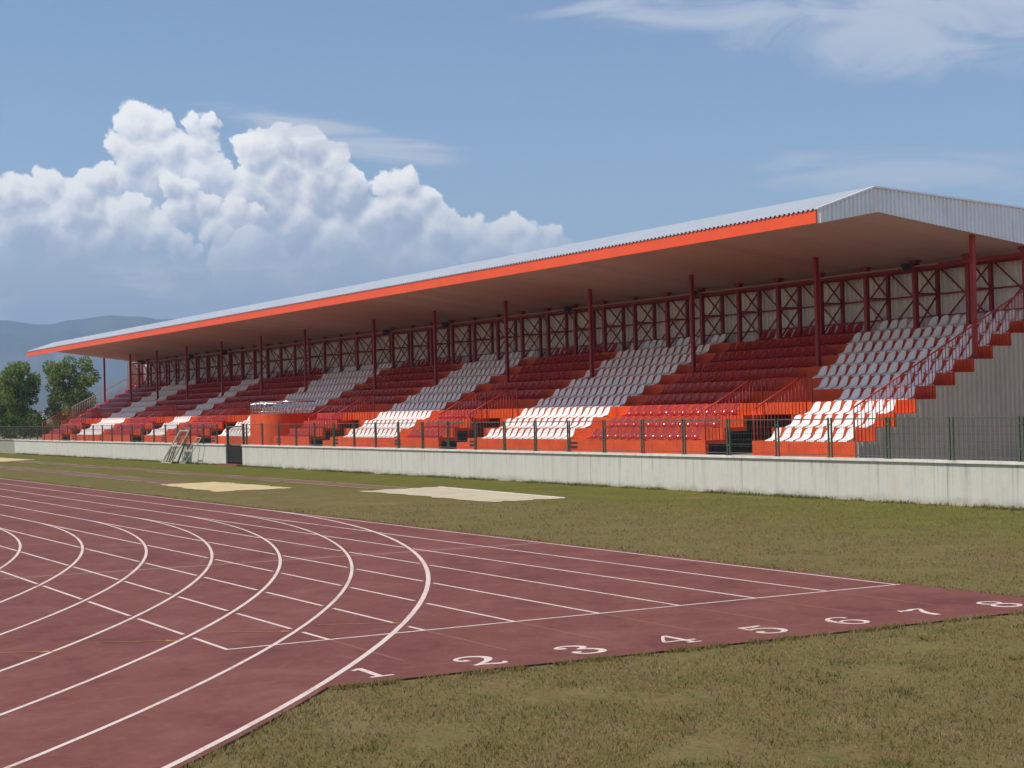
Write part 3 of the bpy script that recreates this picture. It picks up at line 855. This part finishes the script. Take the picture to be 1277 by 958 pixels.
t.tube((X0-.08,33.36,rz(10)), (X0-.08,33.36,rz(10)+1.45), .026, n=7); t.tube((X0-.08,33.3,rz(10)+.55), (X0-.08,34.8,rz(10)+1.35), .024, n=7)
t.tube((X0-.08,33.3,rz(10)+.5), (X0-.08,34.8,rz(10)+.5), .022, n=7)
t.build('handrail', M['rail_red'], tr_)
t = MB()
for k in range(1, 11): t.tube((X0-.08,33.36+k*.14,rz(10)), (X0-.08,33.36+k*.14,rz(10)+.60+k*.074), .011, n=5)
t.build('balusters', M['rail_red'], tr_)

# ------------------------------------------------------------------ floodlights under the roof edge
def floodlight():
    root = empty('floodlight', (0, 0, 0), 'x', 'floodlight', 'floodlights under the roof')
    h = MB()
    h.box(-.24,-.10,-.17,.24,.10,.17); h.box(-.18,.10,-.12,.18,.19,.12)
    for k in range(5): h.box(-.16+.07*k,.19,-.10,-.145+.07*k,.235,.10)
    hs = h.build('housing', M['black'], root)
    g_ = MB(); g_.box(-.21,-.115,-.14,.21,-.103,.14); g_.build('glass', M['glass'], hs)
    b_ = MB(); b_.bar((-.27,.0,-.02),(-.27,.30,.10),.04,.02); b_.bar((.27,.0,-.02),(.27,.30,.10),.04,.02); b_.bar((-.28,.30,.10),(.28,.30,.10),.03)
    b_.build('bracket', M['black'], root)
    hs.rotation_euler.x = R(24); hs.scale = (.8, .8, .8)
    return root
FX = [-25.2, -37.7, -47.7, -60.2, -67.7, -95.2, -102.7, -115.2]
fl0 = floodlight()
flabels = ['black floodlight under the roof, nearest the right end post', 'black floodlight beside the third tall post from the right end', 'black floodlight beside the fourth tall post from the right end',
           'black floodlight beside the sixth tall post from the right end', 'black floodlight high above the block right of the balcony', 'black floodlight above the seats left of the balcony, third from the far end',
           'black floodlight second from the far left end of the roof', 'black floodlight at the far left end of the roof']
for i, x in enumerate(FX):
    o = fl0 if i == 0 else copy_tree(fl0, (0,0,0))
    o.location = (x-.05, CF-.42, ztf-.24); o['label'] = flabels[i]; o.rotation_euler.z = R(-48)

# ------------------------------------------------------------------ fence on the wall
fz0, fz1 = 1.085, 2.14; FY = WY+.12
fe = empty('fence', (-40, FY, fz0), 'dark green wire mesh fence with paired posts along the concrete wall', 'fence')
pmx = MB()
for s_ in (-.062, .062):
    pmx.box(s_-.019, -.022, fz0, s_+.019, .022, fz1)
pmx.box(-.10, -.045, fz0, .10, .045, fz0+.012)
for z in (1.36, 1.95): pmx.box(-.09, -.028, z, .09, -.0225, z+.03)
pme2 = pmx.mesh('post', M['green_steel'])
pn = MB(); W_ = 2.25
x0, x1 = .10, W_-.10
pn.box(x0, -.012, fz0+.06, x1, .012, fz0+.085); pn.box(x0, -.012, fz1-.05, x1, .012, fz1-.02)
k = 0
nx = int((x1-x0)/.075)
for i in range(nx+1):
    x = x0+(x1-x0)*i/nx; pn.box(x-.0022, -.0025, fz0+.085, x+.0022, .0025, fz1-.05)
for j in range(1, 5):
    z = fz0+.085+(fz1-.05-fz0-.085)*j/5; pn.box(x0, -.0065, z-.003, x1, -.0027, z+.003)
pne = pn.mesh('mesh_panel', [M['wire']])
for k in range(-8, 58):
    x = -10.0 - 2.25*k
    gate_here = GX0-.3 < x < GX1+.3
    for nm, me in (('post', pme2), ('mesh_panel', pne)):
        if nm == 'post' and gate_here: continue
        xx = x
        if nm == 'mesh_panel' and (x < GX1+.2 and x+W_ > GX0-.2):
            continue
        o = bpy.data.objects.new(nm, me); COL.objects.link(o); o.parent = fe
        o.matrix_parent_inverse = Matrix.Translation(-Vector(fe.location)); o.location = (xx, FY, 0)

# gate in the wall
gt = empty('gate', ((GX0+GX1)/2, WY+.1, 0), 'dark gate with a green frame closing the gap in the concrete wall', 'gate')
mb = MB()
for x in (GX0+.06, GX1-.06): mb.box(x-.055, WY+.04, 0, x+.055, WY+.16, 2.15)
mb.box(GX0+.115, WY+.06, 1.96, GX1-.115, WY+.14, 2.03)
mb.build('gate_frame', M['green_steel'], gt)
mb = MB(); mb.box(GX0+.13, WY+.08, .14, GX1-.13, WY+.11, 1.04)
for k in range(6): mb.box(GX0+.13, WY+.06, .18+.16*k, GX1-.13, WY+.079, .21+.16*k)
mb.build('gate_leaf', M['gate_dark'], gt)
mb = MB(); n = 22
for k in range(n): 
    x = GX0+.14+(GX1-GX0-.28)*k/(n-1); mb.box(x-.008, WY+.09, 1.042, x+.008, WY+.10, 1.95)
mb.build('gate_bars', M['green_steel'], gt)
mb = MB(); mb.box(GX0-.45, WY-.30, .0, GX1-.05, WY+.03, .09); mb.build('threshold', M['threshold'], gt)

# judge steps leaning at the wall
js = empty('judge_stand', (-71.3, 21.7, 0), 'weathered stepped timing stand with pale rails against the wall', 'judge stand')
mb = MB()
def ladder(mb, xa, xb, yb, zb_top, lean, shift, w=.06):
    for x in (xa, xb): mb.bar((x, yb, 0), (x+shift, yb+lean, zb_top), w)
    mb.bar((xa+shift, yb+lean, zb_top), (xb+shift, yb+lean, zb_top), w)
    mb.bar((xa+shift*.55, yb+lean*.55, zb_top*.55), (xb+shift*.55, yb+lean*.55, zb_top*.55), w)
    mb.bar((xa+.02, yb, .06), (xb+.02, yb, .06), w)
ladder(mb, -72.6, -71.0, 21.55, 1.80, .75, 1.1, .075)
mb.build('front_rails', M['weathered'], js)
mb = MB()
ladder(mb, -72.2, -70.9, 21.9, 1.95, .42, 1.2, .065)
for k in range(5): mb.box(-72.0+.2*k, 21.62+.09*k, .28+.29*k, -70.95+.2*k, 21.84+.09*k, .31+.29*k)
for x in (-71.8, -71.4): mb.bar((x, 21.55, .05), (x+.35, 21.8, .95), .05)
mb.build('treads', M['brown_frame'], js)
mb = MB()
ladder(mb, -70.0, -69.2, 21.75, 1.42, .55, 1.3, .042)
mb.build('side_ladder', M['weathered'], js)

# ------------------------------------------------------------------ trees
def tree(name, x, y, crown, lobes, n, leaf, trunk_h, label, cat, mat, group=None, zb=0):
    root = empty(name, (x, y, zb), label, cat, group)
    t = MB(); t.tube((x, y, zb-.1), (x+.1, y, zb+trunk_h), .20, .11, n=8)
    for i in range(7):
        a = rng.uniform(0, 6.28); L_ = lobes[i % len(lobes)]
        t.tube((x+.05, y, zb+trunk_h*rng.uniform(.5, 1)), (x+L_[0]*.7, y+L_[1]*.7, zb+L_[2]), .07, .02, n=5)
    t.build('trunk', M['trunk'], root)
    C = np.array([l[:3] for l in lobes]); Rr = np.array([l[3] for l in lobes])
    pick = rng.choice(len(lobes), n, p=Rr**2/np.sum(Rr**2))
    d = rng.normal(size=(n, 3)); d /= np.linalg.norm(d, axis=1)[:, None]
    rad = Rr[pick]*(.55+.5*rng.random(n)**.7)
    c = C[pick] + d*rad[:, None]*np.array([1, 1, .95]) + np.array([x, y, zb])
    u = rng.normal(size=(n, 3)); u /= np.linalg.norm(u, axis=1)[:, None]
    w = np.cross(u, rng.normal(size=(n, 3))); w /= np.linalg.norm(w, axis=1)[:, None]
    s = leaf*(.6+.8*rng.random(n))[:, None]
    q = np.stack([c-u*s, c-w*s*.55, c+u*s, c+w*s*.55], 1).reshape(-1, 3)
    me = bpy.data.meshes.new('crown'); me.from_pydata(q.tolist(), [], [(4*i, 4*i+1, 4*i+2, 4*i+3) for i in range(n)])
    me.materials.append(mat); link('crown', me, root)
    return root
def rand_lobes(k, w, z0, z1, r0, r1, depth=None, shape=None):
    out = []
    for i in range(k):
        f = rng.random(); z = z0+(z1-z0)*f
        ww = w*(shape(f) if shape else 1)
        out.append((rng.uniform(-ww, ww)*.9, rng.uniform(-ww, ww), z, rng.uniform(r0, r1)))
    return out
oval = lambda f: .55+.45*math.sin(math.pi*min(1, .12+f*.85))
def crown_lobes(k, w, z0, z1, r0, r1, taper=.25):
    out = []
    while len(out) < k:
        q = rng.uniform(-1, 1, 3)
        if abs(q[0])**2.6+abs(q[1])**2.6+abs(q[2])**3 > 1: continue
        if len(out) > 4 and min(sum((q-o_)**2) for o_ in [o2[4] for o2 in out]) < .060: continue
        sh = 1 - taper*max(0, -q[2]-.2)
        out.append((q[0]*w*sh, q[1]*w*sh, (z0+z1)/2+q[2]*(z1-z0)/2, rng.uniform(r0, r1), q))
    return [o_[:4] for o_ in out]
tree('tree', -158, 37.9, None, crown_lobes(52, 2.35, 1.6, 9.15, .62, .95, .15), 9800, .14, 5, 'broad leafy tree rising directly behind the far left end of the stand', 'tree', M['leaves'], 'trees beyond the stand')
tree('tree', -160, 33.2, None, crown_lobes(46, 1.75, 1.6, 8.6, .55, .9, .1), 8200, .14, 5, 'tall leafy tree left of the broad tree, at the left picture edge', 'tree', M['leaves'], 'trees beyond the stand')
tree('tree', -164, 31.2, None, crown_lobes(34, 1.8, 1.3, 6.6, .6, .95, .1), 5600, .14, 4, 'lower leafy tree half cut off at the far left', 'tree', M['leaves'], 'trees beyond the stand')
tree('shrub', -140, 29.2, None, rand_lobes(26, 1.7, .9, 2.9, .4, .75), 3000, .13, 1.2, 'bright green bush behind the fence at the far left', 'bush', M['shrub_leaves'], 'bushes behind the fence')
tree('shrub', -142, 32.8, None, rand_lobes(16, 1.2, .8, 2.0, .35, .6), 1500, .13, 1.0, 'small bright green bush right of the larger green bush', 'bush', M['shrub_leaves'], 'bushes behind the fence')
tree('shrub', -130, 31.6, None, rand_lobes(20, 1.5, .9, 2.2, .35, .6), 1300, .11, 1.0, 'dry reddish brown bush beside the far left end of the stand', 'bush', M['dry_leaves'], 'bushes behind the fence')
tree('shrub', -185, 44.5, None, rand_lobes(20, 2.2, .8, 3.0, .5, .9), 1800, .17, 1.2, 'dark green bush between the two tall trees', 'bush', M['leaves'], 'bushes behind the fence')
tree('shrub', -190, 52.5, None, rand_lobes(20, 2.6, .8, 2.6, .5, .9), 1800, .17, 1.2, 'dark green bush just behind the end of the stand', 'bush', M['leaves'], 'bushes behind the fence')

# small far houses at the hill foot, seen between the trees
for i, (az, d, w, h) in enumerate([(-76.55,1500,9,7),(-76.2,1560,12,9),(-75.95,1480,8,6),(-77.0,1600,10,8),(-76.75,1450,8,6)]):
    x, y = math.sin(R(az))*d, math.cos(R(az))*d
    hr = empty('house', (x, y, 0), ['small pale far house with a red roof between the trees','largest pale far house with a red roof at the hill foot','low pale far house nearest the broad tree','tall pale far house leftmost of the cluster','low pale far house left of the small one'][i], 'house', 'far houses at the hill foot')
    mb = MB(); mb.box(x-w/2, y-w/2, 0, x+w/2, y+w/2, h); mb.build('walls', M['house_wall'], hr)
    mb = MB(); mb.extrude_x([(y-w/2-.5,h),(y+w/2+.5,h),(y,h+2.6)], x-w/2-.5, x+w/2+.5); mb.build('roof', M['roof_tile'], hr)

# ------------------------------------------------------------------ grass
def in_track(x, y):
    r = np.hypot(x-XC, y-YC)
    bend = (r < ro+.03) & (r > R0-.15) & (y < .02)
    return bend | ((y > -.1) & (y < 9.97) & (x < 3.2))
def blades(name, pts, hgt, wid, mat, label):
    n = len(pts); a = rng.uniform(0, 2*np.pi, n)
    h = hgt*(.45+.9*rng.random(n)); w = wid*(.6+.8*rng.random(n))
    lean = rng.normal(0, .6, (n, 2))*h[:, None]
    a = np.where(np.sin(a)*(CAM.x-pts[:,0]) - np.cos(a)*(CAM.y-pts[:,1]) < 0, a+np.pi, a)
    dx, dy = np.cos(a)*w/2, np.sin(a)*w/2
    q = np.empty((n, 3, 3)); q[:, 0] = np.stack([pts[:,0]-dx, pts[:,1]-dy, np.full(n, -.002)], 1)
    q[:, 1] = np.stack([pts[:,0]+dx, pts[:,1]+dy, np.full(n, -.002)], 1)
    q[:, 2] = np.stack([pts[:,0]+lean[:,0], pts[:,1]+lean[:,1], h], 1)
    me = bpy.data.meshes.new(name)
    me.vertices.add(3*n); me.vertices.foreach_set('co', q.reshape(-1))
    me.loops.add(3*n); me.loops.foreach_set('vertex_index', np.arange(3*n, dtype=np.int32))
    me.polygons.add(n); me.polygons.foreach_set('loop_start', np.arange(0, 3*n, 3, dtype=np.int32))
    me.update(); me.validate(); me.materials.append(mat)
    nn = rng.normal(0, .28, (n, 3)); nn[:, 2] = 1; nn /= np.linalg.norm(nn, axis=1)[:, None]
    me.normals_split_custom_set(np.repeat(nn, 3, axis=0).tolist())
    return tag(link(name, me), label, 'grass', None, 'stuff')
def scatter(n, r0, r1, p, az0=-84, az1=-38):
    u = rng.random(n); az = np.radians(az0+(az1-az0)*rng.random(n))
    r = (r0**(1-p)+u*(r1**(1-p)-r0**(1-p)))**(1/(1-p))
    x, y = CAM.x+np.sin(az)*r, CAM.y+np.cos(az)*r
    k = ~in_track(x, y) & (y < WY-.03)
    for (xa, xb, ya, yb) in ((-150,-44.3,13.1,14.5),(-90,-32.3,16.7,18),(-44.7,-36.5,12.5,15.2),(-32.6,-22.8,15.6,18.9)):
        k &= ~((x > xa) & (x < xb) & (y > ya) & (y < yb))
    d_ = np.sin(x*2.1+np.sin(y*1.3)*1.5)+np.sin(y*2.7+np.sin(x*1.9)*1.2)+.6*np.sin(x*5.3+y*3.1)+rng.normal(0, .7, n)
    k &= d_ > -1.1
    return np.stack([x, y], 1)[k], r[k]
pts, r_ = scatter(300000, 9.5, 46, 1.9)
blades('grass', pts, .040*(.8+r_/80), .0042*(1+r_/18), M['blades'], 'short dry olive grass in front of the track and beside it')
n = 26000; x = rng.uniform(-113, 4, n); y = WY - .02 - np.abs(rng.normal(0, .22, n))
clump = np.sin(x*1.7)+np.sin(x*.63+1)+np.sin(x*4.1+2)+rng.normal(0, 1, n)
k = (clump > -.2) & ~((x > GX0-.5) & (x < GX1+.1))
blades('grass', np.stack([x, y], 1)[k], .085, .02, M['green_blades'], 'green grass tufts along the foot of the concrete wall')
# ragged tufts leaning over the free edges of the track
n = 9000
t = rng.random(n); ex_ = 3.05 + .12*t + np.abs(rng.normal(0, .06, n)); ey = t*9.9
a = rng.uniform(math.radians(20), a_hit, n); rr = ro + .02 + np.abs(rng.normal(0, .05, n))
pts = np.concatenate([np.stack([ex_, ey], 1), np.stack([XC+rr*np.cos(a), YC+rr*np.sin(a)], 1)])
cl = np.sin(pts[:,1]*5)+np.sin(pts[:,1]*13+1)+rng.normal(0, .8, len(pts))
blades('grass', pts[cl > .1], .055, .010, M['blades'], 'ragged grass fringe along the edge of the red track')
n = 5000; x = rng.uniform(-60, 3, n); y = 9.98+np.abs(rng.normal(0, .06, n))
blades('grass', np.stack([x, y], 1), .05, .016, M['blades'], 'grass fringe along the far edge of the red track')
# scattered low green weeds
cx = rng.uniform(4, 16, 120); cy = rng.uniform(-4, 12, 120)
pts = np.concatenate([np.stack([rng.normal(a_, .09, 60), rng.normal(b2, .07, 60)], 1) for a_, b2 in zip(cx, cy)])
pts = pts[~in_track(pts[:,0], pts[:,1])]
blades('grass', pts, .035, .012, M['green_blades'], 'small green weed tufts scattered in the dry foreground grass')

# ------------------------------------------------------------------ haze
hz = MB(); hz.box(-9000, -1000, -1.2, 500, 9000, 470)
ho = hz.build('haze', None)
hm = bpy.data.materials.new('haze_air'); hm.use_nodes = True
t_ = hm.node_tree; t_.nodes.clear()
ou = t_.nodes.new('ShaderNodeOutputMaterial'); pv = t_.nodes.new('ShaderNodeVolumePrincipled')
pv.inputs['Color'].default_value = (.45, .66, 1.0, 1); pv.inputs['Density'].default_value = .00021; pv.inputs['Anisotropy'].default_value = .1
t_.links.new(pv.outputs[0], ou.inputs['Volume'])
ho.data.materials.clear(); ho.data.materials.append(hm)
tag(ho, 'pale blue haze in the summer air', 'haze', None, 'stuff')

# ------------------------------------------------------------------ sun and sky
SUN_AZ, SUN_EL = R(180+16), R(53.2)      # compass direction to the sun, measured from +Y towards +X
sd = Vector((math.sin(SUN_AZ)*math.cos(SUN_EL), math.cos(SUN_AZ)*math.cos(SUN_EL), math.sin(SUN_EL)))
su = bpy.data.lights.new('sun', 'SUN'); su.energy = 3.75; su.angle = R(.55); su.color = (1, .94, .83)
so_ = bpy.data.objects.new('sun', su); COL.objects.link(so_); so_.location = sd*200
so_.rotation_euler = (-sd).to_track_quat('-Z', 'Y').to_euler()

wd = bpy.data.worlds.new('World'); scene.world = wd; wd.use_nodes = True
nt = NT(wd.node_tree); bg = wd.node_tree.nodes['Background']
sky = nt.n('ShaderNodeTexSky', sky_type='NISHITA', sun_disc=False, sun_elevation=SUN_EL, sun_rotation=SUN_AZ, altitude=900, air_density=1.0, dust_density=.7, ozone_density=2.0)
SKY = .108
skyc = nt.mix(1.0, sky.outputs[0], (SKY, SKY, SKY), 'MULTIPLY')
# direction -> azimuth / elevation in degrees
dirn = nt.n('ShaderNodeTexCoord').outputs['Generated']
s = nt.n('ShaderNodeSeparateXYZ', inp={0: nt.vmath('NORMALIZE', dirn)})
az = nt.math('MULTIPLY', nt.math('ARCTAN2', s.outputs[0], s.outputs[1]), 180/math.pi)
el = nt.math('MULTIPLY', nt.math('ARCSINE', s.outputs[2]), 180/math.pi)
ae = nt.n('ShaderNodeCombineXYZ', inp={0: az, 1: el}).outputs[0]

LA = [(-69.34, 8.83, 0.89), (-70.09, 9.1, 0.39), (-68.67, 9.21, 0.72), (-67.78, 8.99, 0.89), (-67.05, 8.52, 0.83), (-68.76, 7.94, 1.17), (-67.62, 7.58, 1.25), (-66.58, 7.35, 1.05), (-66.7, 8.19, 0.61), (-69.64, 7.54, 1.0), (-68.25, 6.3, 1.39), (-68.92, 6.94, 1.11), (-65.25, 7.66, 0.55), (-64.5, 7.81, 0.61), (-63.96, 7.2, 0.67), (-63.42, 6.69, 0.55), (-64.66, 6.72, 1.11), (-63.29, 6.03, 1.0), (-65.56, 6.27, 1.25), (-62.18, 6.06, 0.67), (-61.21, 6.12, 0.55), (-60.7, 6.28, 0.42), (-60.1, 6.01, 0.5), (-59.41, 5.75, 0.5), (-61.65, 5.28, 1.0), (-60.26, 5.19, 0.94), (-58.95, 5.38, 0.42), (-66.91, 5.05, 1.94), (-64.15, 5.0, 1.39), (-69.64, 5.09, 1.66)]
LB = [(-73.56, 9.85, 0.78), (-72.87, 9.65, 0.67), (-74.1, 9.08, 0.53), (-73.53, 8.74, 0.94), (-72.43, 8.93, 0.83), (-71.61, 9.76, 0.47), (-71.12, 9.93, 0.39), (-71.44, 9.15, 0.69), (-73.87, 7.67, 0.89), (-72.68, 7.68, 1.17), (-71.33, 7.95, 1.11), (-70.54, 7.27, 0.89), (-72.83, 6.47, 1.66), (-70.97, 6.19, 1.39), (-74.2, 6.95, 0.83), (-69.89, 5.91, 1.11)]
LC = [(-76.43, 7.78, 0.64), (-77.05, 7.35, 0.72), (-77.82, 7.24, 0.83), (-75.13, 7.8, 0.67), (-74.6, 8.07, 0.55), (-75.51, 6.94, 1.17), (-77.33, 6.19, 1.33), (-74.02, 6.6, 1.05), (-78.67, 6.71, 1.0), (-76.13, 5.67, 1.25), (-73.16, 6.33, 0.78), (-74.7, 5.8, 1.05), (-72.43, 7.81, 0.47), (-71.85, 7.65, 0.44), (-72.08, 6.95, 0.67), (-71.32, 7.06, 0.55), (-70.46, 6.95, 0.55), (-69.76, 6.78, 0.44), (-70.96, 6.33, 0.67), (-72.53, 5.93, 0.42), (-72.0, 5.82, 0.39), (-71.65, 5.6, 0.28), (-72.27, 5.5, 0.33), (-69.16, 4.48, 0.22), (-68.83, 4.59, 0.22), (-68.07, 4.52, 0.19)]

LD = [(-43.0, 5.9, 0.7), (-44.0, 5.6, .5), (-42.2, 5.8, .9)]
def cloud_group(lobes, shift):
    grp = bpy.data.node_groups.new('cloud_field', 'ShaderNodeTree')
    grp.interface.new_socket('P', in_out='INPUT', socket_type='NodeSocketVector')
    grp.interface.new_socket('D', in_out='OUTPUT', socket_type='NodeSocketFloat')
    grp.interface.new_socket('S', in_out='OUTPUT', socket_type='NodeSocketFloat')
    gn = NT(grp); gi = gn.n('NodeGroupInput').outputs[0]; go = gn.n('NodeGroupOutput')
    wn = gn.n('ShaderNodeTexNoise', noise_dimensions='2D', inp={'Vector': gn.vmath('ADD', gi, shift), 'Scale': 1.3, 'Detail': 4.0})
    p = gn.vmath('ADD', gi, gn.vmath('SCALE', gn.vmath('SUBTRACT', wn.outputs['Color'], (.5,.5,.5)), sc=.55))
    p = gn.vmath('MULTIPLY', p, (1, 1, 0))
    D = None
    for (a, e, r_) in lobes:
        v = gn.vmath('SUBTRACT', p, (a, e, 0)); q = gn.vmath('DOT_PRODUCT', v, v)
        d = gn.math('MULTIPLY_ADD', q, -1/(2*r_), r_/2)
        D = d if D is None else gn.math('SMOOTH_MAX', D, d, .05)
    def billow(scale, amp, seedv):
        vo = gn.n('ShaderNodeTexVoronoi', voronoi_dimensions='2D', feature='SMOOTH_F1', inp={'Vector': gn.vmath('ADD', p, seedv), 'Scale': scale, 'Smoothness': .3})
        return gn.math('MULTIPLY', gn.math('SUBTRACT', .30, gn.math('MULTIPLY', vo.outputs['Distance'], vo.outputs['Distance'])), amp)
    D = gn.math('ADD', D, billow(1.25, .20, (3.1, 1.7, 0)))
    b2 = billow(3.4, .06, (7.3, 2.2, 0))
    gn.t.links.new(gn.math('ADD', D, gn.math('MULTIPLY', b2, .7)), go.inputs[1])
    D = gn.math('ADD', D, b2)
    fb = gn.n('ShaderNodeTexNoise', noise_dimensions='2D', inp={'Vector': p, 'Scale': 3.0, 'Detail': 8.0, 'Roughness': .66})
    D = gn.math('ADD', D, gn.math('MULTIPLY', gn.math('SUBTRACT', fb.outputs[0], .5), .30))
    gn.t.links.new(D, go.inputs[0])
    return grp
def field(grp, vec):
    nd = wd.node_tree.nodes.new('ShaderNodeGroup'); nd.node_tree = grp; nt.t.links.new(vec, nd.inputs[0]); return nd.outputs[0], nd.outputs[1]
broad = nt.noise(ae, .5, 2, .5, 0, '2D')
def layer(prev, lobes, f0, f1, shift, white=(1.16, 1.12, 1.05), grey=(.46, .51, .62)):
    """one bank of cumulus: bright where its bulges face the sun, fading into vapour downwards (elevations f0..f1)"""
    g = cloud_group(lobes, shift)
    d0, s0 = field(g, ae); d1, s1 = field(g, nt.vmath('ADD', ae, (-.16, .30, 0)))
    sh = nt.math('ADD', nt.math('SUBTRACT', s0, s1), nt.math('MULTIPLY', nt.math('SUBTRACT', d0, s0), .75))
    sh = nt.math('ADD', sh, nt.math('MULTIPLY', nt.math('SUBTRACT', .30, s0), .34))
    sh = nt.math('ADD', sh, nt.math('MULTIPLY', nt.math('SUBTRACT', broad, .5), .45))
    fade = nt.step(el, f0, f1)
    lit = nt.math('MULTIPLY', nt.step(sh, -.27, .27), nt.math('MULTIPLY_ADD', fade, .85, .15))
    al = nt.math('MULTIPLY', nt.step(d0, .005, .12), nt.math('MULTIPLY_ADD', fade, .55, .45) if lobes is LA else nt.math('MULTIPLY_ADD', fade, .92, .0))
    return nt.mix(al, prev, nt.mix(lit, grey, white))
# vapour under the cumulus banks
vx = nt.math('MULTIPLY', nt.step(az, -56.5, -64.0), nt.step(az, -83.8, -80.0))
vb = nt.math('ADD', el, nt.math('MULTIPLY', nt.math('SUBTRACT', nt.noise(ae, .45, 4, .55, 0, '2D'), .5), 2.2))
vap = nt.math('MULTIPLY', nt.math('MULTIPLY', nt.step(vb, 7.0, 4.6), vx), .85)
out = nt.mix(vap, skyc, (.46, .50, .585))
out = layer(out, LA, 4.0, 7.2, (0, 0, 0))
out = layer(out, LB, 5.0, 8.6, (5.2, 3.3, 0), grey=(.47, .53, .66))
out = layer(out, LC, 4.0, 6.8, (9.7, 1.1, 0))
out = layer(out, LD, 3.0, 5.0, (2.0, 7.7, 0))
low = nt.noise(nt.vmath('MULTIPLY', ae, (.28, .9, 1)), 1.0, 5, .6, .3, '2D')
lowm = nt.math('MULTIPLY', nt.math('MULTIPLY', nt.step(low, .48, .75), nt.math('MULTIPLY', nt.step(el, 5.6, 4.6), nt.step(el, 2.6, 3.4))), nt.math('MULTIPLY', vx, .62))
out = nt.mix(lowm, out, (.80, .78, .79))
# thin veil clouds
def veil(prev, scale, thr0, thr1, boxes, amt, seedv, col=(.66, .68, .74)):
    wv = nt.n('ShaderNodeTexNoise', noise_dimensions='2D', inp={'Vector': nt.vmath('ADD', nt.vmath('MULTIPLY', ae, scale), seedv), 'Scale': 1.0, 'Detail': 7.0, 'Roughness': .6, 'Distortion': .5}).outputs[0]
    msk = None
    for (a, e, ra, re_, slope) in boxes:
        dx = nt.math('MULTIPLY', nt.math('SUBTRACT', az, a), 1/ra)
        dy = nt.math('MULTIPLY', nt.math('SUBTRACT', nt.math('SUBTRACT', el, e), nt.math('MULTIPLY', nt.math('SUBTRACT', az, a), slope)), 1/re_)
        q = nt.math('SUBTRACT', 1, nt.math('ADD', nt.math('MULTIPLY', dx, dx), nt.math('MULTIPLY', dy, dy)))
        msk = q if msk is None else nt.math('MAXIMUM', msk, q)
    f = nt.math('ADD', wv, nt.math('MULTIPLY', nt.math('MAXIMUM', msk, -1.0), .28))
    f = nt.math('MULTIPLY', nt.step(f, thr0, thr1), amt)
    f = nt.math('MULTIPLY', nt.math('MULTIPLY', f, nt.step(msk, -.9, .5)), nt.math('MULTIPLY', nt.step(el, 16.4, 14.5), nt.math('MULTIPLY', nt.step(az, -37.2, -40.5), nt.step(az, -83.8, -80.5))))
    return nt.mix(f, prev, col)
out = veil(out, (.22, 1.3, 1), .42, .86, [(-66.6, 9.3, 5.0, .62, -.19)], .72, (2.3, 5.1, 0))
out = veil(out, (.20, .62, 1), .46, .88, [(-46.0, 12.6, 8.0, 2.2, -.03), (-52.0, 13.6, 7.0, 1.2, .02)], .62, (9.1, 1.4, 0))
out = veil(out, (.16, .9, 1), .48, .86, [(-45.5, 7.5, 7.5, .9, -.03)], .5, (4.4, 8.7, 0))
nt.t.links.new(out, bg.inputs[0]); bg.inputs[1].default_value = 1.0
# unseen clouds over the rest of the sky, added to fill the shade
fill_clouds = nt.noise(nt.vmath('MULTIPLY', nt.vmath('NORMALIZE', dirn), (1, 1, 2.2)), 2.6, 5, .58)
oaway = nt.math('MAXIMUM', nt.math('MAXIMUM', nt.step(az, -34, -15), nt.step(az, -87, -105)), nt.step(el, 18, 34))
oc = nt.math('MULTIPLY', nt.math('MULTIPLY', nt.step(fill_clouds, .47, .60), oaway), nt.math('MULTIPLY', nt.step(el, 1.5, 8), .85))
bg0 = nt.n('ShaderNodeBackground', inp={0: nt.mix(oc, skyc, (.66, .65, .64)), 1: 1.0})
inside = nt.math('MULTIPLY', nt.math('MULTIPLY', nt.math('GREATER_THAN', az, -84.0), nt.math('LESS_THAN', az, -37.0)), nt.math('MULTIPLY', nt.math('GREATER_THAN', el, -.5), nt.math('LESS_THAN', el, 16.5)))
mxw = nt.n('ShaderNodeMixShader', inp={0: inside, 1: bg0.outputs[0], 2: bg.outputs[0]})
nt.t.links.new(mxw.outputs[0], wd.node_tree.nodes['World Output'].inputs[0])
wd.cycles.sampling_method = 'MANUAL'; wd.cycles.sample_map_resolution = 512

# ------------------------------------------------------------------ camera
yaw, pitch, roll, fpx = R(60.966), R(.805), R(-1.432), 2065.3
f_ = Vector((-math.sin(yaw)*math.cos(pitch), math.cos(yaw)*math.cos(pitch), math.sin(pitch)))
r0 = Vector((math.cos(yaw), math.sin(yaw), 0)); u0 = r0.cross(f_)
r1 = r0*math.cos(roll)+u0*math.sin(roll); u1 = -r0*math.sin(roll)+u0*math.cos(roll)
cam = bpy.data.cameras.new('camera'); co = bpy.data.objects.new('camera', cam); COL.objects.link(co)
cam.sensor_width = 36; cam.lens = fpx/1277*36; cam.clip_start = .1; cam.clip_end = 30000
mt = Matrix((r1, u1, -f_)).transposed().to_4x4(); mt.translation = CAM
co.matrix_world = mt
scene.camera = co

scene.render.engine = 'CYCLES'
vs_ = scene.view_settings
vs_.view_transform = 'Standard'; vs_.look = 'None'; vs_.exposure = .18; vs_.gamma = 1; vs_.use_curve_mapping = False
cy = scene.cycles
cy.use_denoising = True; cy.max_bounces = 8; cy.diffuse_bounces = 4; cy.volume_bounces = 0
cy.use_adaptive_sampling = True; cy.adaptive_threshold = .01
